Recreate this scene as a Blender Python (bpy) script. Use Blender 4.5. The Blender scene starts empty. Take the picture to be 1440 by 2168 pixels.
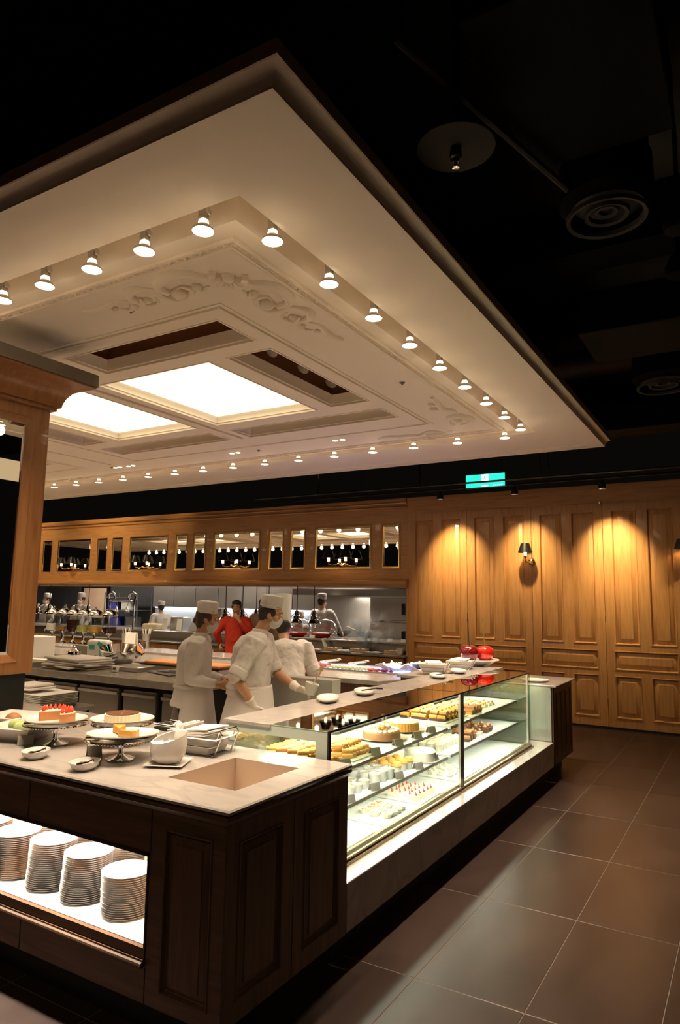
import bpy, bmesh, math, random
from mathutils import Vector as V, Matrix
random.seed(7)
sc = bpy.context.scene
COL = sc.collection
pi = math.pi

# ---------------------------------------------------------------- camera
cam_d = bpy.data.cameras.new('camera'); cam = bpy.data.objects.new('camera', cam_d); COL.objects.link(cam)
yaw, pitch, roll = .5407663, .1277734, .01549
fw = V((-math.sin(yaw)*math.cos(pitch), math.cos(yaw)*math.cos(pitch), math.sin(pitch)))
rt = V((math.cos(yaw), math.sin(yaw), 0)); up = rt.cross(fw)
r2 = math.cos(roll)*rt + math.sin(roll)*up; u2 = -math.sin(roll)*rt + math.cos(roll)*up
cam.matrix_world = Matrix(((r2.x, u2.x, -fw.x, 0), (r2.y, u2.y, -fw.y, 0), (r2.z, u2.z, -fw.z, 1.65), (0, 0, 0, 1)))
cam_d.sensor_fit = 'VERTICAL'; cam_d.sensor_height = 36; cam_d.lens = 1450.2/2168*36
cam_d.clip_start = .05; cam_d.clip_end = 100
sc.camera = cam

# ---------------------------------------------------------------- world, exposure, area lights
w = bpy.data.worlds.new('world'); sc.world = w; w.use_nodes = True
w.node_tree.nodes['Background'].inputs[0].default_value = (.9, .72, .5, 1)
w.node_tree.nodes['Background'].inputs[1].default_value = .002
vs = sc.view_settings; vs.view_transform = 'Standard'; vs.look = 'None'; vs.gamma = 1; vs.exposure = 0.74
try: vs.use_curve_mapping = False
except Exception: pass
sc.cycles.use_light_tree = True; sc.cycles.max_bounces = 8; sc.cycles.transparent_max_bounces = 24
sc.cycles.sample_clamp_indirect = 4.0; sc.cycles.caustics_reflective = False; sc.cycles.caustics_refractive = False
WARM = (1, .71, .40); NEUT = (1, .93, .76); COOL = (.86, .93, 1)
def light(kind, name, loc, energy, color, size=.1, size_y=None, rot=(0, 0, 0), spot=None, blend=.6, parent=None):
    d = bpy.data.lights.new(name, kind); d.energy = energy; d.color = color
    if kind == 'AREA':
        d.size = size
        if size_y: d.shape = 'RECTANGLE'; d.size_y = size_y
    elif kind in ('POINT', 'SPOT'): d.shadow_soft_size = size
    if spot: d.spot_size = math.radians(spot); d.spot_blend = blend
    o = bpy.data.objects.new(name, d); COL.objects.link(o); o.location = loc; o.rotation_euler = rot
    if parent: o.parent = parent
    return o
# kitchen ceiling lights behind the wood wall, added dining-side fill lights behind and beside the camera
for x in (-15, -12.3, -9.6, -7.2): light('AREA', 'kitchen_light', (x, 11.6, 2.5), 26, (1, .88, .72), 1.1, .5)
light('AREA', 'hood_fill', (-6.3, 11.9, 1.72), 14, (1, .9, .76), 1.6, .3)  # added fill under the hood, no fitting modelled
for x in (-6.2, -8.9, -11.6, -14.3): light('SPOT', 'bulkhead_fill', (x, 8.0, 4.0), 110, (1, .74, .42), .08, rot=(math.radians(53), 0, 0), spot=85, blend=1)  # added spots without fittings, brighten the mirror bulkhead
light('AREA', 'dining_fill', (1.6, -.6, 3.4), 8, WARM, 1.6, 1.6)
light('AREA', 'dining_fill', (1.5, 6.2, 3.5), 5, WARM, 1.6, 2.5)
light('AREA', 'dining_fill', (-3.4, -1.6, 3.4), 12, WARM, 2, 1.2)

# ---------------------------------------------------------------- materials
MATS = {}
def mat(name, c, rough=.5, metal=0, emis=None, estr=0, var=0, noise=None, bump=0, bscale=60, coat=0, spec=.5, trans=0):
    m = bpy.data.materials.new(name); m.use_nodes = True; nt = m.node_tree; b = nt.nodes['Principled BSDF']
    b.inputs['Base Color'].default_value = (*c, 1); b.inputs['Roughness'].default_value = rough
    b.inputs['Metallic'].default_value = metal; b.inputs['Coat Weight'].default_value = coat
    b.inputs['Specular IOR Level'].default_value = spec
    if trans: b.inputs['Subsurface Weight'].default_value = trans; b.inputs['Subsurface Radius'].default_value = (.02, .01, .006); b.inputs['Subsurface Scale'].default_value = .5
    if emis: b.inputs['Emission Color'].default_value = (*emis, 1); b.inputs['Emission Strength'].default_value = estr
    N = nt.nodes; L = nt.links
    if noise or bump:
        tc = N.new('ShaderNodeTexCoord'); n = N.new('ShaderNodeTexNoise'); n.inputs['Scale'].default_value = bscale; n.inputs['Detail'].default_value = 5
        L.new(tc.outputs['Object'], n.inputs['Vector'])
        if noise:
            mx = N.new('ShaderNodeMix'); mx.data_type = 'RGBA'; mx.inputs[6].default_value = (*c, 1); mx.inputs[7].default_value = (*noise, 1)
            L.new(n.outputs['Fac'], mx.inputs[0]); L.new(mx.outputs[2], b.inputs['Base Color'])
        if bump:
            bp = N.new('ShaderNodeBump'); bp.inputs['Strength'].default_value = bump; bp.inputs['Distance'].default_value = .01
            L.new(n.outputs['Fac'], bp.inputs['Height']); L.new(bp.outputs[0], b.inputs['Normal'])
    MATS[name] = m; return m
def ramp_mat(name, stops, scale, vec=(1, 1, 1), rough=.4, detail=6, distort=0, bump=0, coat=0, rnd=0, spec=.5):
    m = bpy.data.materials.new(name); m.use_nodes = True; nt = m.node_tree; N = nt.nodes; L = nt.links; b = N['Principled BSDF']
    tc = N.new('ShaderNodeTexCoord'); mp = N.new('ShaderNodeMapping'); mp.inputs['Scale'].default_value = vec
    n = N.new('ShaderNodeTexNoise'); n.inputs['Scale'].default_value = scale; n.inputs['Detail'].default_value = detail; n.inputs['Distortion'].default_value = distort
    r = N.new('ShaderNodeValToRGB'); e = r.color_ramp.elements
    while len(e) < len(stops): e.new(.5)
    for k, (p, c) in enumerate(stops): e[k].position = p; e[k].color = (*c, 1)
    L.new(tc.outputs['Object'], mp.inputs[0]); L.new(n.outputs['Fac'], r.inputs[0])
    oi = N.new('ShaderNodeObjectInfo')
    if rnd:
        ad = N.new('ShaderNodeVectorMath'); ad.operation = 'ADD'; sc_ = N.new('ShaderNodeVectorMath'); sc_.operation = 'SCALE'; sc_.inputs[3].default_value = 17
        cx = N.new('ShaderNodeCombineXYZ'); L.new(oi.outputs['Random'], cx.inputs[0]); L.new(oi.outputs['Random'], cx.inputs[1]); L.new(oi.outputs['Random'], cx.inputs[2])
        L.new(cx.outputs[0], sc_.inputs[0]); L.new(mp.outputs[0], ad.inputs[0]); L.new(sc_.outputs[0], ad.inputs[1]); L.new(ad.outputs[0], n.inputs['Vector'])
        hs = N.new('ShaderNodeHueSaturation'); mr = N.new('ShaderNodeMapRange'); mr.inputs[3].default_value = 1-rnd; mr.inputs[4].default_value = 1+rnd
        L.new(oi.outputs['Random'], mr.inputs[0]); L.new(mr.outputs[0], hs.inputs['Value']); L.new(r.outputs[0], hs.inputs['Color']); L.new(hs.outputs[0], b.inputs['Base Color'])
    else:
        L.new(mp.outputs[0], n.inputs['Vector']); L.new(r.outputs[0], b.inputs['Base Color'])
    b.inputs['Roughness'].default_value = rough; b.inputs['Coat Weight'].default_value = coat; b.inputs['Specular IOR Level'].default_value = spec
    if bump:
        bp = N.new('ShaderNodeBump'); bp.inputs['Strength'].default_value = bump; bp.inputs['Distance'].default_value = .004
        L.new(n.outputs['Fac'], bp.inputs['Height']); L.new(bp.outputs[0], b.inputs['Normal'])
    MATS[name] = m; return m
def glass_mat(name, tint=(.93, .97, .94), ior=1.5, gl=1.0):
    m = bpy.data.materials.new(name); m.use_nodes = True; nt = m.node_tree; N = nt.nodes; L = nt.links
    N.remove(N['Principled BSDF']); t = N.new('ShaderNodeBsdfTransparent'); t.inputs[0].default_value = (*tint, 1)
    g = N.new('ShaderNodeBsdfGlossy'); g.inputs['Roughness'].default_value = .02; f = N.new('ShaderNodeFresnel'); ge = N.new('ShaderNodeNewGeometry'); k1 = N.new('ShaderNodeMath'); k1.operation = 'MULTIPLY_ADD'; k1.inputs[1].default_value = -2; k1.inputs[2].default_value = 1
    k2 = N.new('ShaderNodeMath'); k2.operation = 'POWER'; k2.inputs[0].default_value = ior; L.new(ge.outputs['Backfacing'], k1.inputs[0]); L.new(k1.outputs[0], k2.inputs[1]); L.new(k2.outputs[0], f.inputs[0])
    mu = N.new('ShaderNodeMath'); mu.operation = 'MULTIPLY'; mu.inputs[1].default_value = gl
    x = N.new('ShaderNodeMixShader'); L.new(f.outputs[0], mu.inputs[0]); L.new(mu.outputs[0], x.inputs[0]); L.new(t.outputs[0], x.inputs[1]); L.new(g.outputs[0], x.inputs[2])
    L.new(x.outputs[0], N['Material Output'].inputs[0]); MATS[name] = m; return m
oak1, oak2, oak3 = (.46, .21, .068), (.55, .27, .092), (.60, .31, .115)
ramp_mat('oak', [(.3, oak1), (.5, oak2), (.72, oak3)], 5, (7, 7, .55), .38, 5, .6, .15, .15, .05)
ramp_mat('oak_across', [(.3, oak1), (.5, oak2), (.72, oak3)], 5, (.55, 7, 7), .35, 5, .6, .15, .25, .05)
ramp_mat('screen_oak_dimmed', [(.3, (.24, .10, .033)), (.5, (.30, .13, .043)), (.72, (.35, .16, .056))], 5, (7, 7, .55), .38, 5, .6, .15, .15, .05)  # copy of oak with shade put into its colour, offsets strong lamp light
ramp_mat('dark_oak', [(.3, (.07, .034, .017)), (.5, (.105, .052, .025)), (.72, (.145, .075, .038))], 5, (7, 7, .55), .42, 5, .6, .2, .1, .05)
ramp_mat('dark_oak_across', [(.3, (.07, .034, .017)), (.5, (.105, .052, .025)), (.72, (.145, .075, .038))], 5, (.55, 7, 7), .42, 5, .6, .2, .1, .05)
ramp_mat('marble', [(.2, (.33, .30, .285)), (.44, (.385, .355, .335)), (.5, (.325, .30, .285)), (.55, (.39, .36, .34)), (.85, (.41, .38, .355))], 2.3, (1, 1.5, 1), .16, 10, .9, 0, .1)
ramp_mat('floor_tile', [(.3, (.030, .0185, .0155)), (.55, (.042, .0265, .0225)), (.8, (.056, .037, .030))], 1.6, (1.4, .7, 1), .3, 8, 1.2, 0, 0, .07, .38)
ramp_mat('grey_stone', [(.3, (.25, .225, .195)), (.7, (.33, .30, .26))], 9, (1, 1, 1), .2, 6, .3)
ramp_mat('steel', [(.3, (.50, .48, .45)), (.7, (.56, .54, .51))], 3, (20, 20, .4), .3)
MATS['steel'].node_tree.nodes['Principled BSDF'].inputs['Metallic'].default_value = .9
mat('dark_steel', (.2, .18, .155), .35, .8); mat('chrome', (.85, .84, .82), .07, 1); mat('mirror', (.82, .8, .76), .01, 1); mat('brass', (.82, .55, .2), .18, 1)
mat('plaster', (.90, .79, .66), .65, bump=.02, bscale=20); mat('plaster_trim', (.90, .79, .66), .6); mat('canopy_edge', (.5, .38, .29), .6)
mat('bronze', (.42, .33, .20), .25, 1); mat('trolley_grey', (.36, .36, .32), .35); mat('shaft_brown', (.30, .15, .07), .5); mat('well_stone', (.60, .49, .39), .3, noise=(.5, .4, .32), bscale=4); mat('tart_crumb', (.42, .17, .055), .7, noise=(.55, .25, .09), bscale=50); mat('black', (.006, .006, .006), .6); mat('black_metal', (.012, .012, .012), .35, .3); mat('staff_bounce_tile', (.74, .67, .58), .5); mat('duct_black', (.004, .0036, .0033), .8, spec=.1); mat('void', (.03, .025, .02), .9)
mat('grout', (.17, .13, .105), .8); mat('porcelain', (.72, .69, .65), .12, coat=.3); mat('paper', (.82, .79, .74), .8); mat('kraft', (.4, .32, .24), .8)
mat('cloth', (.66, .605, .57), .85, bump=.25, bscale=14); mat('trouser', (.015, .015, .018), .8); mat('skin', (.52, .27, .15), .5, trans=.15); mat('glove', (.78, .70, .60), .45)
mat('hair', (.02, .013, .01), .55, bump=.4, bscale=90); mat('hair_brown', (.06, .028, .014), .5, bump=.4, bscale=90); mat('red_cloth', (.55, .035, .012), .85, bump=.2, bscale=20); mat('khaki', (.38, .26, .16), .85)
mat('card_grey', (.28, .25, .21), .5); mat('card_white', (.85, .83, .78), .5); mat('ink', (.06, .05, .05), .6); mat('red_ink', (.5, .05, .03), .6)
mat('grey_frit', (.50, .60, .54), .3); mat('milk_glass', (.80, .83, .80), .18); mat('tray_white', (.86, .86, .82), .3)
mat('skylight', (.9, .85, .7), .4, emis=(1, .86, .56), estr=1.5, noise=(.7, .66, .55), bscale=2)
mat('bulb', (1, .9, .7), .4, emis=(1, .84, .6), estr=10); mat('neck', (1, .9, .7), .4, emis=(1, .84, .6), estr=3); mat('candle_bulb', (1, .8, .5), .4, emis=(1, .66, .3), estr=9)
mat('exit_green', (0, .5, .3), .4, emis=(.02, .62, .42), estr=1.1); mat('exit_white', (1, 1, 1), .4, emis=(.75, 1, .9), estr=1.3)
mat('lamp_white', (.62, .55, .45), .45); mat('strip_light', (1, 1, 1), .5, emis=(1, .95, .82), estr=6); mat('cool_strip', (1, 1, 1), .5, emis=(.8, .9, 1), estr=3)
mat('blue_glow', (.35, .42, .9), .3, emis=(.25, .33, 1), estr=2.2)
mat('backsplash', (.42, .42, .42), .35, .6, noise=(.75, .75, .78), bscale=90); mat('kitchen_wall', (.085, .085, .095), .4, .3); mat('poster', (.62, .38, .25), .5, noise=(.8, .6, .42), bscale=3)
mat('bake_gold', (.60, .25, .035), .6, noise=(.74, .42, .09), bscale=45); mat('bake_brown', (.30, .13, .045), .6, noise=(.45, .22, .09), bscale=40); mat('choc', (.10, .035, .016), .35); mat('cream', (.86, .78, .55), .5)
mat('icing', (.85, .80, .68), .4); mat('crust', (.62, .36, .13), .7, noise=(.76, .5, .22), bscale=50); mat('straw', (.68, .06, .03), .35); mat('orange_crumb', (.62, .2, .05), .7, noise=(.75, .33, .12), bscale=70); mat('olive', (.3, .27, .06), .6, noise=(.5, .5, .15), bscale=60)
mat('cherry_dark', (.16, .008, .01), .08, coat=1); mat('cherry_red', (.62, .02, .01), .12, coat=1); mat('stem_dark', (.05, .02, .02), .5); mat('stem_green', (.25, .22, .05), .5)
mat('green_food', (.33, .42, .12), .5, noise=(.5, .6, .3), bscale=30); mat('juice_dark', (.035, .01, .008), .2); mat('juice_gold', (.55, .3, .05), .2); mat('juice_green', (.42, .42, .12), .2); mat('juice_amber', (.32, .16, .05), .2)
mat('bamboo', (.58, .38, .16), .6, noise=(.7, .5, .25), bscale=40); mat('red_pan', (.6, .03, .01), .2, coat=.5); mat('teal', (.05, .42, .42), .4); mat('blue_paper', (.05, .06, .35), .5)
mat('white_plastic', (.8, .78, .72), .4); mat('jelly_red', (.6, .05, .02), .3)
glass_mat('glass', (.90, .92, .90), 1.5, 2.0); glass_mat('green_glass', (.80, .88, .78), 1.5, 2.6); glass_mat('case_glass', (.93, .97, .93), 1.5, 1.0)
M = MATS

# ---------------------------------------------------------------- helpers
def basis(d):
    d = d.normalized(); a = V((0, 0, 1)) if abs(d.z) < .9 else V((1, 0, 0)); x = a.cross(d).normalized(); return x, d.cross(x), d
class MB:
    def __init__(s): s.v = []; s.f = []
    def add(s, vs_, fs):
        n = len(s.v); s.v += [tuple(p) for p in vs_]; s.f += [tuple(i+n for i in f) for f in fs]; return s
    def box(s, x0, x1, y0, y1, z0, z1):
        return s.add([(x0, y0, z0), (x1, y0, z0), (x1, y1, z0), (x0, y1, z0), (x0, y0, z1), (x1, y0, z1), (x1, y1, z1), (x0, y1, z1)],
                     [(0, 3, 2, 1), (4, 5, 6, 7), (0, 1, 5, 4), (1, 2, 6, 5), (2, 3, 7, 6), (3, 0, 4, 7)])
    def obox(s, c, sx, sy, sz, rz=0, rx=0, ry=0):
        R = Matrix.Rotation(rz, 3, 'Z') @ Matrix.Rotation(ry, 3, 'Y') @ Matrix.Rotation(rx, 3, 'X'); c = V(c)
        P = [c + R @ V((a*sx/2, b*sy/2, d*sz/2)) for a, b, d in ((-1, -1, -1), (1, -1, -1), (1, 1, -1), (-1, 1, -1), (-1, -1, 1), (1, -1, 1), (1, 1, 1), (-1, 1, 1))]
        return s.add(P, [(0, 3, 2, 1), (4, 5, 6, 7), (0, 1, 5, 4), (1, 2, 6, 5), (2, 3, 7, 6), (3, 0, 4, 7)])
    def lathe(s, prof, c=(0, 0, 0), seg=24, axis=(0, 0, 1), cap=True, sx=1, sy=1):
        x, y, z = basis(V(axis)); c = V(c); P = []; F = []; n = len(prof)
        for r, h in prof:
            for k in range(seg):
                a = 2*pi*k/seg; P.append(c + x*(r*sx*math.cos(a)) + y*(r*sy*math.sin(a)) + z*h)
        for i in range(n-1):
            for k in range(seg):
                k2 = (k+1) % seg; F.append((i*seg+k, i*seg+k2, (i+1)*seg+k2, (i+1)*seg+k))
        if cap:
            if prof[0][0] > 1e-5: F.append(tuple(range(seg-1, -1, -1)))
            if prof[-1][0] > 1e-5: F.append(tuple((n-1)*seg+k for k in range(seg)))
        return s.add(P, F)
    def ell(s, c, rx, ry, rz, seg=14, rings=8, R=None):
        c = V(c); P = []; F = []
        for i in range(rings+1):
            t = pi*i/rings
            for k in range(seg):
                a = 2*pi*k/seg; q = V((rx*math.sin(t)*math.cos(a), ry*math.sin(t)*math.sin(a), -rz*math.cos(t)))
                P.append(c + (R @ q if R else q))
        for i in range(rings):
            for k in range(seg): k2 = (k+1) % seg; F.append((i*seg+k, i*seg+k2, (i+1)*seg+k2, (i+1)*seg+k))
        return s.add(P, F)
    def tube(s, pts, r, seg=8, sx=1, sy=1, fix=None):
        pts = [V(p) for p in pts]; n = len(pts); P = []; F = []
        rr = r if isinstance(r, (list, tuple)) else [r]*n
        px = None
        for i, p in enumerate(pts):
            d = (pts[min(i+1, n-1)]-pts[max(i-1, 0)]).normalized()
            if fix: z = V(fix); x = d.cross(z).normalized(); y = z
            else:
                x, y, _ = basis(d)
                if px is not None:
                    x = (px - d*px.dot(d))
                    x = x.normalized() if x.length > 1e-6 else basis(d)[0]; y = d.cross(x)
                px = x
            for k in range(seg):
                a = 2*pi*k/seg; P.append(p + x*(rr[i]*sx*math.cos(a)) + y*(rr[i]*sy*math.sin(a)))
        for i in range(n-1):
            for k in range(seg): k2 = (k+1) % seg; F.append((i*seg+k, i*seg+k2, (i+1)*seg+k2, (i+1)*seg+k))
        F.append(tuple(range(seg-1, -1, -1))); F.append(tuple((n-1)*seg+k for k in range(seg)))
        return s.add(P, F)
    def loft(s, rings, seg=20):
        P = []; F = []; n = len(rings)          # ring: centre, right vec*halfwidth, fwd vec*halfdepth
        for c, a_, b_ in rings:
            for k in range(seg):
                a = 2*pi*k/seg; ca, sa = math.cos(a), math.sin(a); e = .8
                P.append(V(c) + V(a_)*(math.copysign(abs(ca)**e, ca)) + V(b_)*(math.copysign(abs(sa)**e, sa)))
        for i in range(n-1):
            for k in range(seg): k2 = (k+1) % seg; F.append((i*seg+k, i*seg+k2, (i+1)*seg+k2, (i+1)*seg+k))
        F.append(tuple(range(seg-1, -1, -1))); F.append(tuple((n-1)*seg+k for k in range(seg)))
        return s.add(P, F)
    def prism(s, poly, z0, z1):
        n = len(poly); P = [(x, y, z0) for x, y in poly] + [(x, y, z1) for x, y in poly]
        return s.add(P, [tuple(range(n-1, -1, -1)), tuple(range(n, 2*n))] + [(k, (k+1) % n, n+(k+1) % n, n+k) for k in range(n)])
    def xf(s, m): s.v = [tuple(m @ V(p)) for p in s.v]; return s
    def build(s, name, m, parent=None, world=True, smooth=True, ang=35, bevel=0, mods=None):
        me = bpy.data.meshes.new(name); off = V(parent_loc(parent)) if (parent is not None and world) else V((0, 0, 0))
        me.from_pydata([tuple(V(p)-off) for p in s.v], [], s.f); me.validate()
        bm = bmesh.new(); bm.from_mesh(me); bmesh.ops.recalc_face_normals(bm, faces=bm.faces) if len(s.f) > 1 else None; bm.to_mesh(me); bm.free()
        me.materials.append(M[m] if isinstance(m, str) else m)
        if smooth:
            me.polygons.foreach_set('use_smooth', [True]*len(me.polygons))
            try: me.set_sharp_from_angle(angle=math.radians(ang))
            except Exception: pass
        o = bpy.data.objects.new(name, me); COL.objects.link(o)
        if parent is not None: o.parent = parent
        if bevel:
            b = o.modifiers.new('b', 'BEVEL'); b.width = bevel; b.segments = 2; b.limit_method = 'ANGLE'
        return o
def parent_loc(p):
    l = V((0, 0, 0))
    while p is not None: l = l + p.location; p = p.parent
    return l
def tag(o, label=None, cat=None, group=None, kind=None):
    if label: o['label'] = label
    if cat: o['category'] = cat
    if group: o['group'] = group
    if kind: o['kind'] = kind
    return o
def thing(name, label, cat, loc=(0, 0, 0), rz=0, group=None, kind=None):
    o = bpy.data.objects.new(name, None); COL.objects.link(o); o.location = loc; o.rotation_euler = (0, 0, rz); o.empty_display_size = .1
    return tag(o, label, cat, group, kind)
def dup(root, loc, rz=None, label=None, group=None, scale=None):
    r = root.copy(); COL.objects.link(r); r.location = loc
    if rz is not None: r.rotation_euler = (0, 0, rz)
    if scale: r.scale = (scale, scale, scale)
    if label: r['label'] = label
    if group: r['group'] = group
    for ch in list(root.children):
        c = ch.copy(); COL.objects.link(c); c.parent = r
        for g in list(ch.children):
            d = g.copy(); COL.objects.link(d); d.parent = c
    return r
ORD = ['first', 'second', 'third', 'fourth', 'fifth', 'sixth', 'seventh', 'eighth', 'ninth', 'tenth', 'eleventh', 'twelfth', 'thirteenth', 'fourteenth', 'fifteenth', 'sixteenth', 'seventeenth', 'eighteenth', 'nineteenth', 'twentieth', 'twenty-first', 'twenty-second', 'twenty-third', 'twenty-fourth', 'twenty-fifth', 'twenty-sixth']
def holed(rect, holes, f):
    """quads of rect minus holes, mapped by f(u, v)"""
    u0, u1, v0, v1 = rect
    us = sorted({u0, u1, *[max(u0, min(u1, h[i])) for h in holes for i in (0, 1)]}); vv = sorted({v0, v1, *[max(v0, min(v1, h[i])) for h in holes for i in (2, 3)]})
    P = []; F = []
    for j in range(len(vv)-1):
        for i in range(len(us)-1):
            cu, cv = (us[i]+us[i+1])/2, (vv[j]+vv[j+1])/2
            if any(h[0] < cu < h[1] and h[2] < cv < h[3] for h in holes): continue
            n = len(P); P += [f(us[i], vv[j]), f(us[i+1], vv[j]), f(us[i+1], vv[j+1]), f(us[i], vv[j+1])]; F.append((n, n+1, n+2, n+3))
    return P, F
def rings(rect_steps, f, closed=True):
    """nested rectangles: list of (u0,u1,v0,v1,depth); f(u,v,depth); last one filled"""
    P = []; F = []
    for (a, b, c, d, e) in rect_steps: P += [f(a, c, e), f(b, c, e), f(b, d, e), f(a, d, e)]
    for i in range(len(rect_steps)-1):
        for k in range(4): k2 = (k+1) % 4; F.append((4*i+k, 4*i+k2, 4*i+4+k2, 4*i+4+k))
    if closed: n = 4*(len(rect_steps)-1); F.append((n, n+1, n+2, n+3))
    return P, F
def inset(r, d, e): return (r[0]+d, r[1]-d, r[2]+d, r[3]-d, e)
def raised_panel(r, f, k=1.0):
    """a raised-and-fielded panel standing in a hole r; depth positive = into the wall"""
    return rings([inset(r, 0, 0), inset(r, .004*k, -.008*k), inset(r, .012*k, -.006*k), inset(r, .022*k, .02*k), inset(r, .028*k, .024*k), inset(r, .078*k, .004*k), inset(r, .080*k, -.001*k)], f)
def fix_n(o): return o

# ================================================================ FLOOR
floor = thing('floor', 'polished brown-taupe tile floor', 'floor', (0, 0, 0), kind='structure'); del floor['category']
b = MB(); b.box(-18, 3, -4, 14.2, -.06, -.0012); b.build('floor_base', 'grout', floor)
tm = MB(); g = .0017
tm.add(*rings([(-.2425+g, .2425-g, -.4825+g, .4825-g, -.0012), (-.2425+g, .2425-g, -.4825+g, .4825-g, -.0008), (-.241+g, .241-g, -.481+g, .481-g, 0)], lambda u, v, d: (u, v, d)))
t0 = tm.build('tile', 'floor_tile', floor, smooth=False); first = True
for i in range(-5, 14):
    for j in range(-4, 9):
        x = -.883 - .485*i - .2425; y = 2.98 + .966*j - .4825
        if x < -2.0 and 0 < j < 6: continue
        if j > 5 and x < -5.0: continue
        if x < -5.0 and j > 0: continue
        o = t0 if first else t0.copy()
        if not first: COL.objects.link(o)
        first = False; o.location = (x, y, 0)
        if j == 8: o.location.y = 9.742+.104; o.scale.y = .212
MB().box(-18, -2.2, 2.98, 7.3, -.006, -.0005).build('staff_floor', 'staff_bounce_tile', floor); MB().box(-18, -5.1, 7.3, 9.9, -.006, -.0005).build('far_floor', 'floor_tile', floor)  # hidden staff floor is coloured pale to bounce light up to the canopy

# ================================================================ DARK CEILING
ceil = thing('ceiling', 'black painted open ceiling high above', 'ceiling', (0, 0, 4.4), kind='structure'); del ceil['category']
b = MB(); b.box(-24, 4, -5, 10.2, 4.4, 4.5); b.build('ceiling_slab', 'void', ceil)
b = MB()
for y in (1.7, 4.6, 6.1, 8.7): b.box(-24, 4, y, y+.32, 4.02, 4.399)
for x in (-4.2, .25): b.box(x, x+.4, -5, 10.1, 3.93, 4.398)
b.build('ceiling_beam', 'duct_black', ceil)
def duct(name, label, x0, x1, y0, y1, z0, z1):
    t = thing(name, label, 'air duct', ((x0+x1)/2, (y0+y1)/2, z0)); MB().box(x0, x1, y0, y1, z0, z1).build('duct_body', 'duct_black', t, bevel=.01)
    return t
duct('air_duct', 'long dark rectangular air duct running away beside the hanging sprinkler', -.88, -.2, 2.3, 3.38, 3.9, 4.2)
duct('air_duct', 'black rectangular air duct crossing above the exit sign near the wood wall', -9, 2, 8.05, 8.45, 3.6, 3.9)
duct('air_duct', 'black air duct above the far right corner of the canopy', -1.0, 2.4, 5.0, 5.7, 3.6, 3.9)
t = thing('ceiling_pipe', 'thin grey pipe running diagonally under the dark duct', 'pipe', (-.95, 2.2, 4.05)); MB().tube([(-1.1, 2.2, 3.86), (-.62, 3.9, 3.82)], .018).build('pipe', 'void', t)
for q in (.02, .9): MB().tube([(-1.1+.48*q, 2.2+1.7*q, 3.86-.04*q), (-1.1+.48*q, 2.2+1.7*q, 4.4)], .006).build('hanger', 'black_metal', t)
t = thing('sprinkler', 'sprinkler head hanging on a pipe under a wide dark disc', 'sprinkler', (-1.022, 2.646, 3.58))
MB().tube([(-1.022, 2.646, 3.6), (-1.022, 2.646, 4.4)], .022, 12).build('drop_pipe', 'duct_black', t)
MB().lathe([(.02, .075), (.16, .068), (.172, .055), (.165, .052), (.02, .058)], (-1.022, 2.646, 3.58), 40).build('shield_disc', 'void', t)
MB().lathe([(.02, .06), (.026, .05), (.026, .02), (.016, .015), (.014, 0)], (-1.022, 2.646, 3.57), 16).build('fitting', 'black_metal', t)
MB().lathe([(.0, -.03), (.016, -.028), (.016, -.024), (.006, -.02), (.009, 0)], (-1.022, 2.646, 3.57), 12).build('spray_head', 'chrome', t)
def diffuser(x, y, z, r, label):
    t = thing('ceiling_diffuser', label, 'air vent', (x, y, z), group='round air diffusers')
    MB().lathe([(r*1.12, .32), (r*1.15, .1), (r*.92, .05), (r*.95, .32)], (x, y, z), 40, cap=False).build('housing', 'duct_black', t)
    for k, q in enumerate((1.0, .56, .3)):
        MB().lathe([(r*q, .02+.02*k), (r*q-.005, 0+.02*k), (r*q-.025, .006+.02*k), (r*q-.03, .03+.02*k)], (x, y, z), 40, cap=False).build('ring', 'void', t)
    MB().lathe([(0.01, .06), (r*.97, .09)], (x, y, z), 30).build('throat', 'black', t)
    MB().tube([(x, y, z+.3), (x, y, 4.35)], r*1.05, 20).build('neck', 'duct_black', t)
diffuser(-.567, 3.683, 3.7, .21, 'round black ceiling diffuser with concentric rings, the larger nearer one')
diffuser(-.625, 6.999, 3.7, .24, 'round black ceiling diffuser beyond the canopy corner at the right edge')
for x, y, l in ((-.25, 4.1, 'small black speaker can hung from the ceiling beside the near diffuser'), (-.3, 4.7, 'small dark speaker can hanging between the two diffusers')):
    t = thing('ceiling_speaker', l, 'speaker', (x, y, 3.75)); MB().lathe([(.02, .0), (.075, .01), (.085, .06), (.05, .14), (.03, .16)], (x, y, 3.75), 24).build('can', 'duct_black', t); MB().tube([(x, y, 3.9), (x, y, 4.4)], .012).build('stem', 'duct_black', t)

# ================================================================ WOOD WALL
YW = 9.95
wf = lambda u, v, d=0: (u, YW+d, v)
wall = thing('wall_back', 'oak panelled wall with tall raised panels', 'wall', (0, YW, 0), kind='structure'); del wall['category']
modx = [-4.69 + .985*k for k in range(7)]
m = MB(); P, F = holed((-4.69, 2.3, 3.05, 3.3), [], wf); m.add(P, F); m.box(-4.69, 2.3, YW+.04, YW+.14, 0, 3.29); m.build('fascia_board', 'oak_across', wall)
m = MB(); m.box(-4.72, 2.3, YW-.03, YW+.02, 3.235, 3.3); m.box(-4.72, 2.3, YW-.018, YW+.02, 3.2, 3.236); m.build('top_moulding', 'oak_across', wall)
def panel_set(x0, w_=.985):
    a = [(x0+.115, x0+.43), (x0+.56, x0+.875)]
    return [(u0, u1, 1.11, 2.93) for u0, u1 in a] + [(x0+.1, x0+.885, .775, 1.03)] + [(x0+.1, x0+.43, .145, .70), (x0+.55, x0+.88, .145, .70)]
x0 = 0; ps = panel_set(0)
m = MB(); P, F = holed((.003, .982, .03, 3.045), ps, lambda u, v: (u, 0, v)); m.add(P, F)
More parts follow.
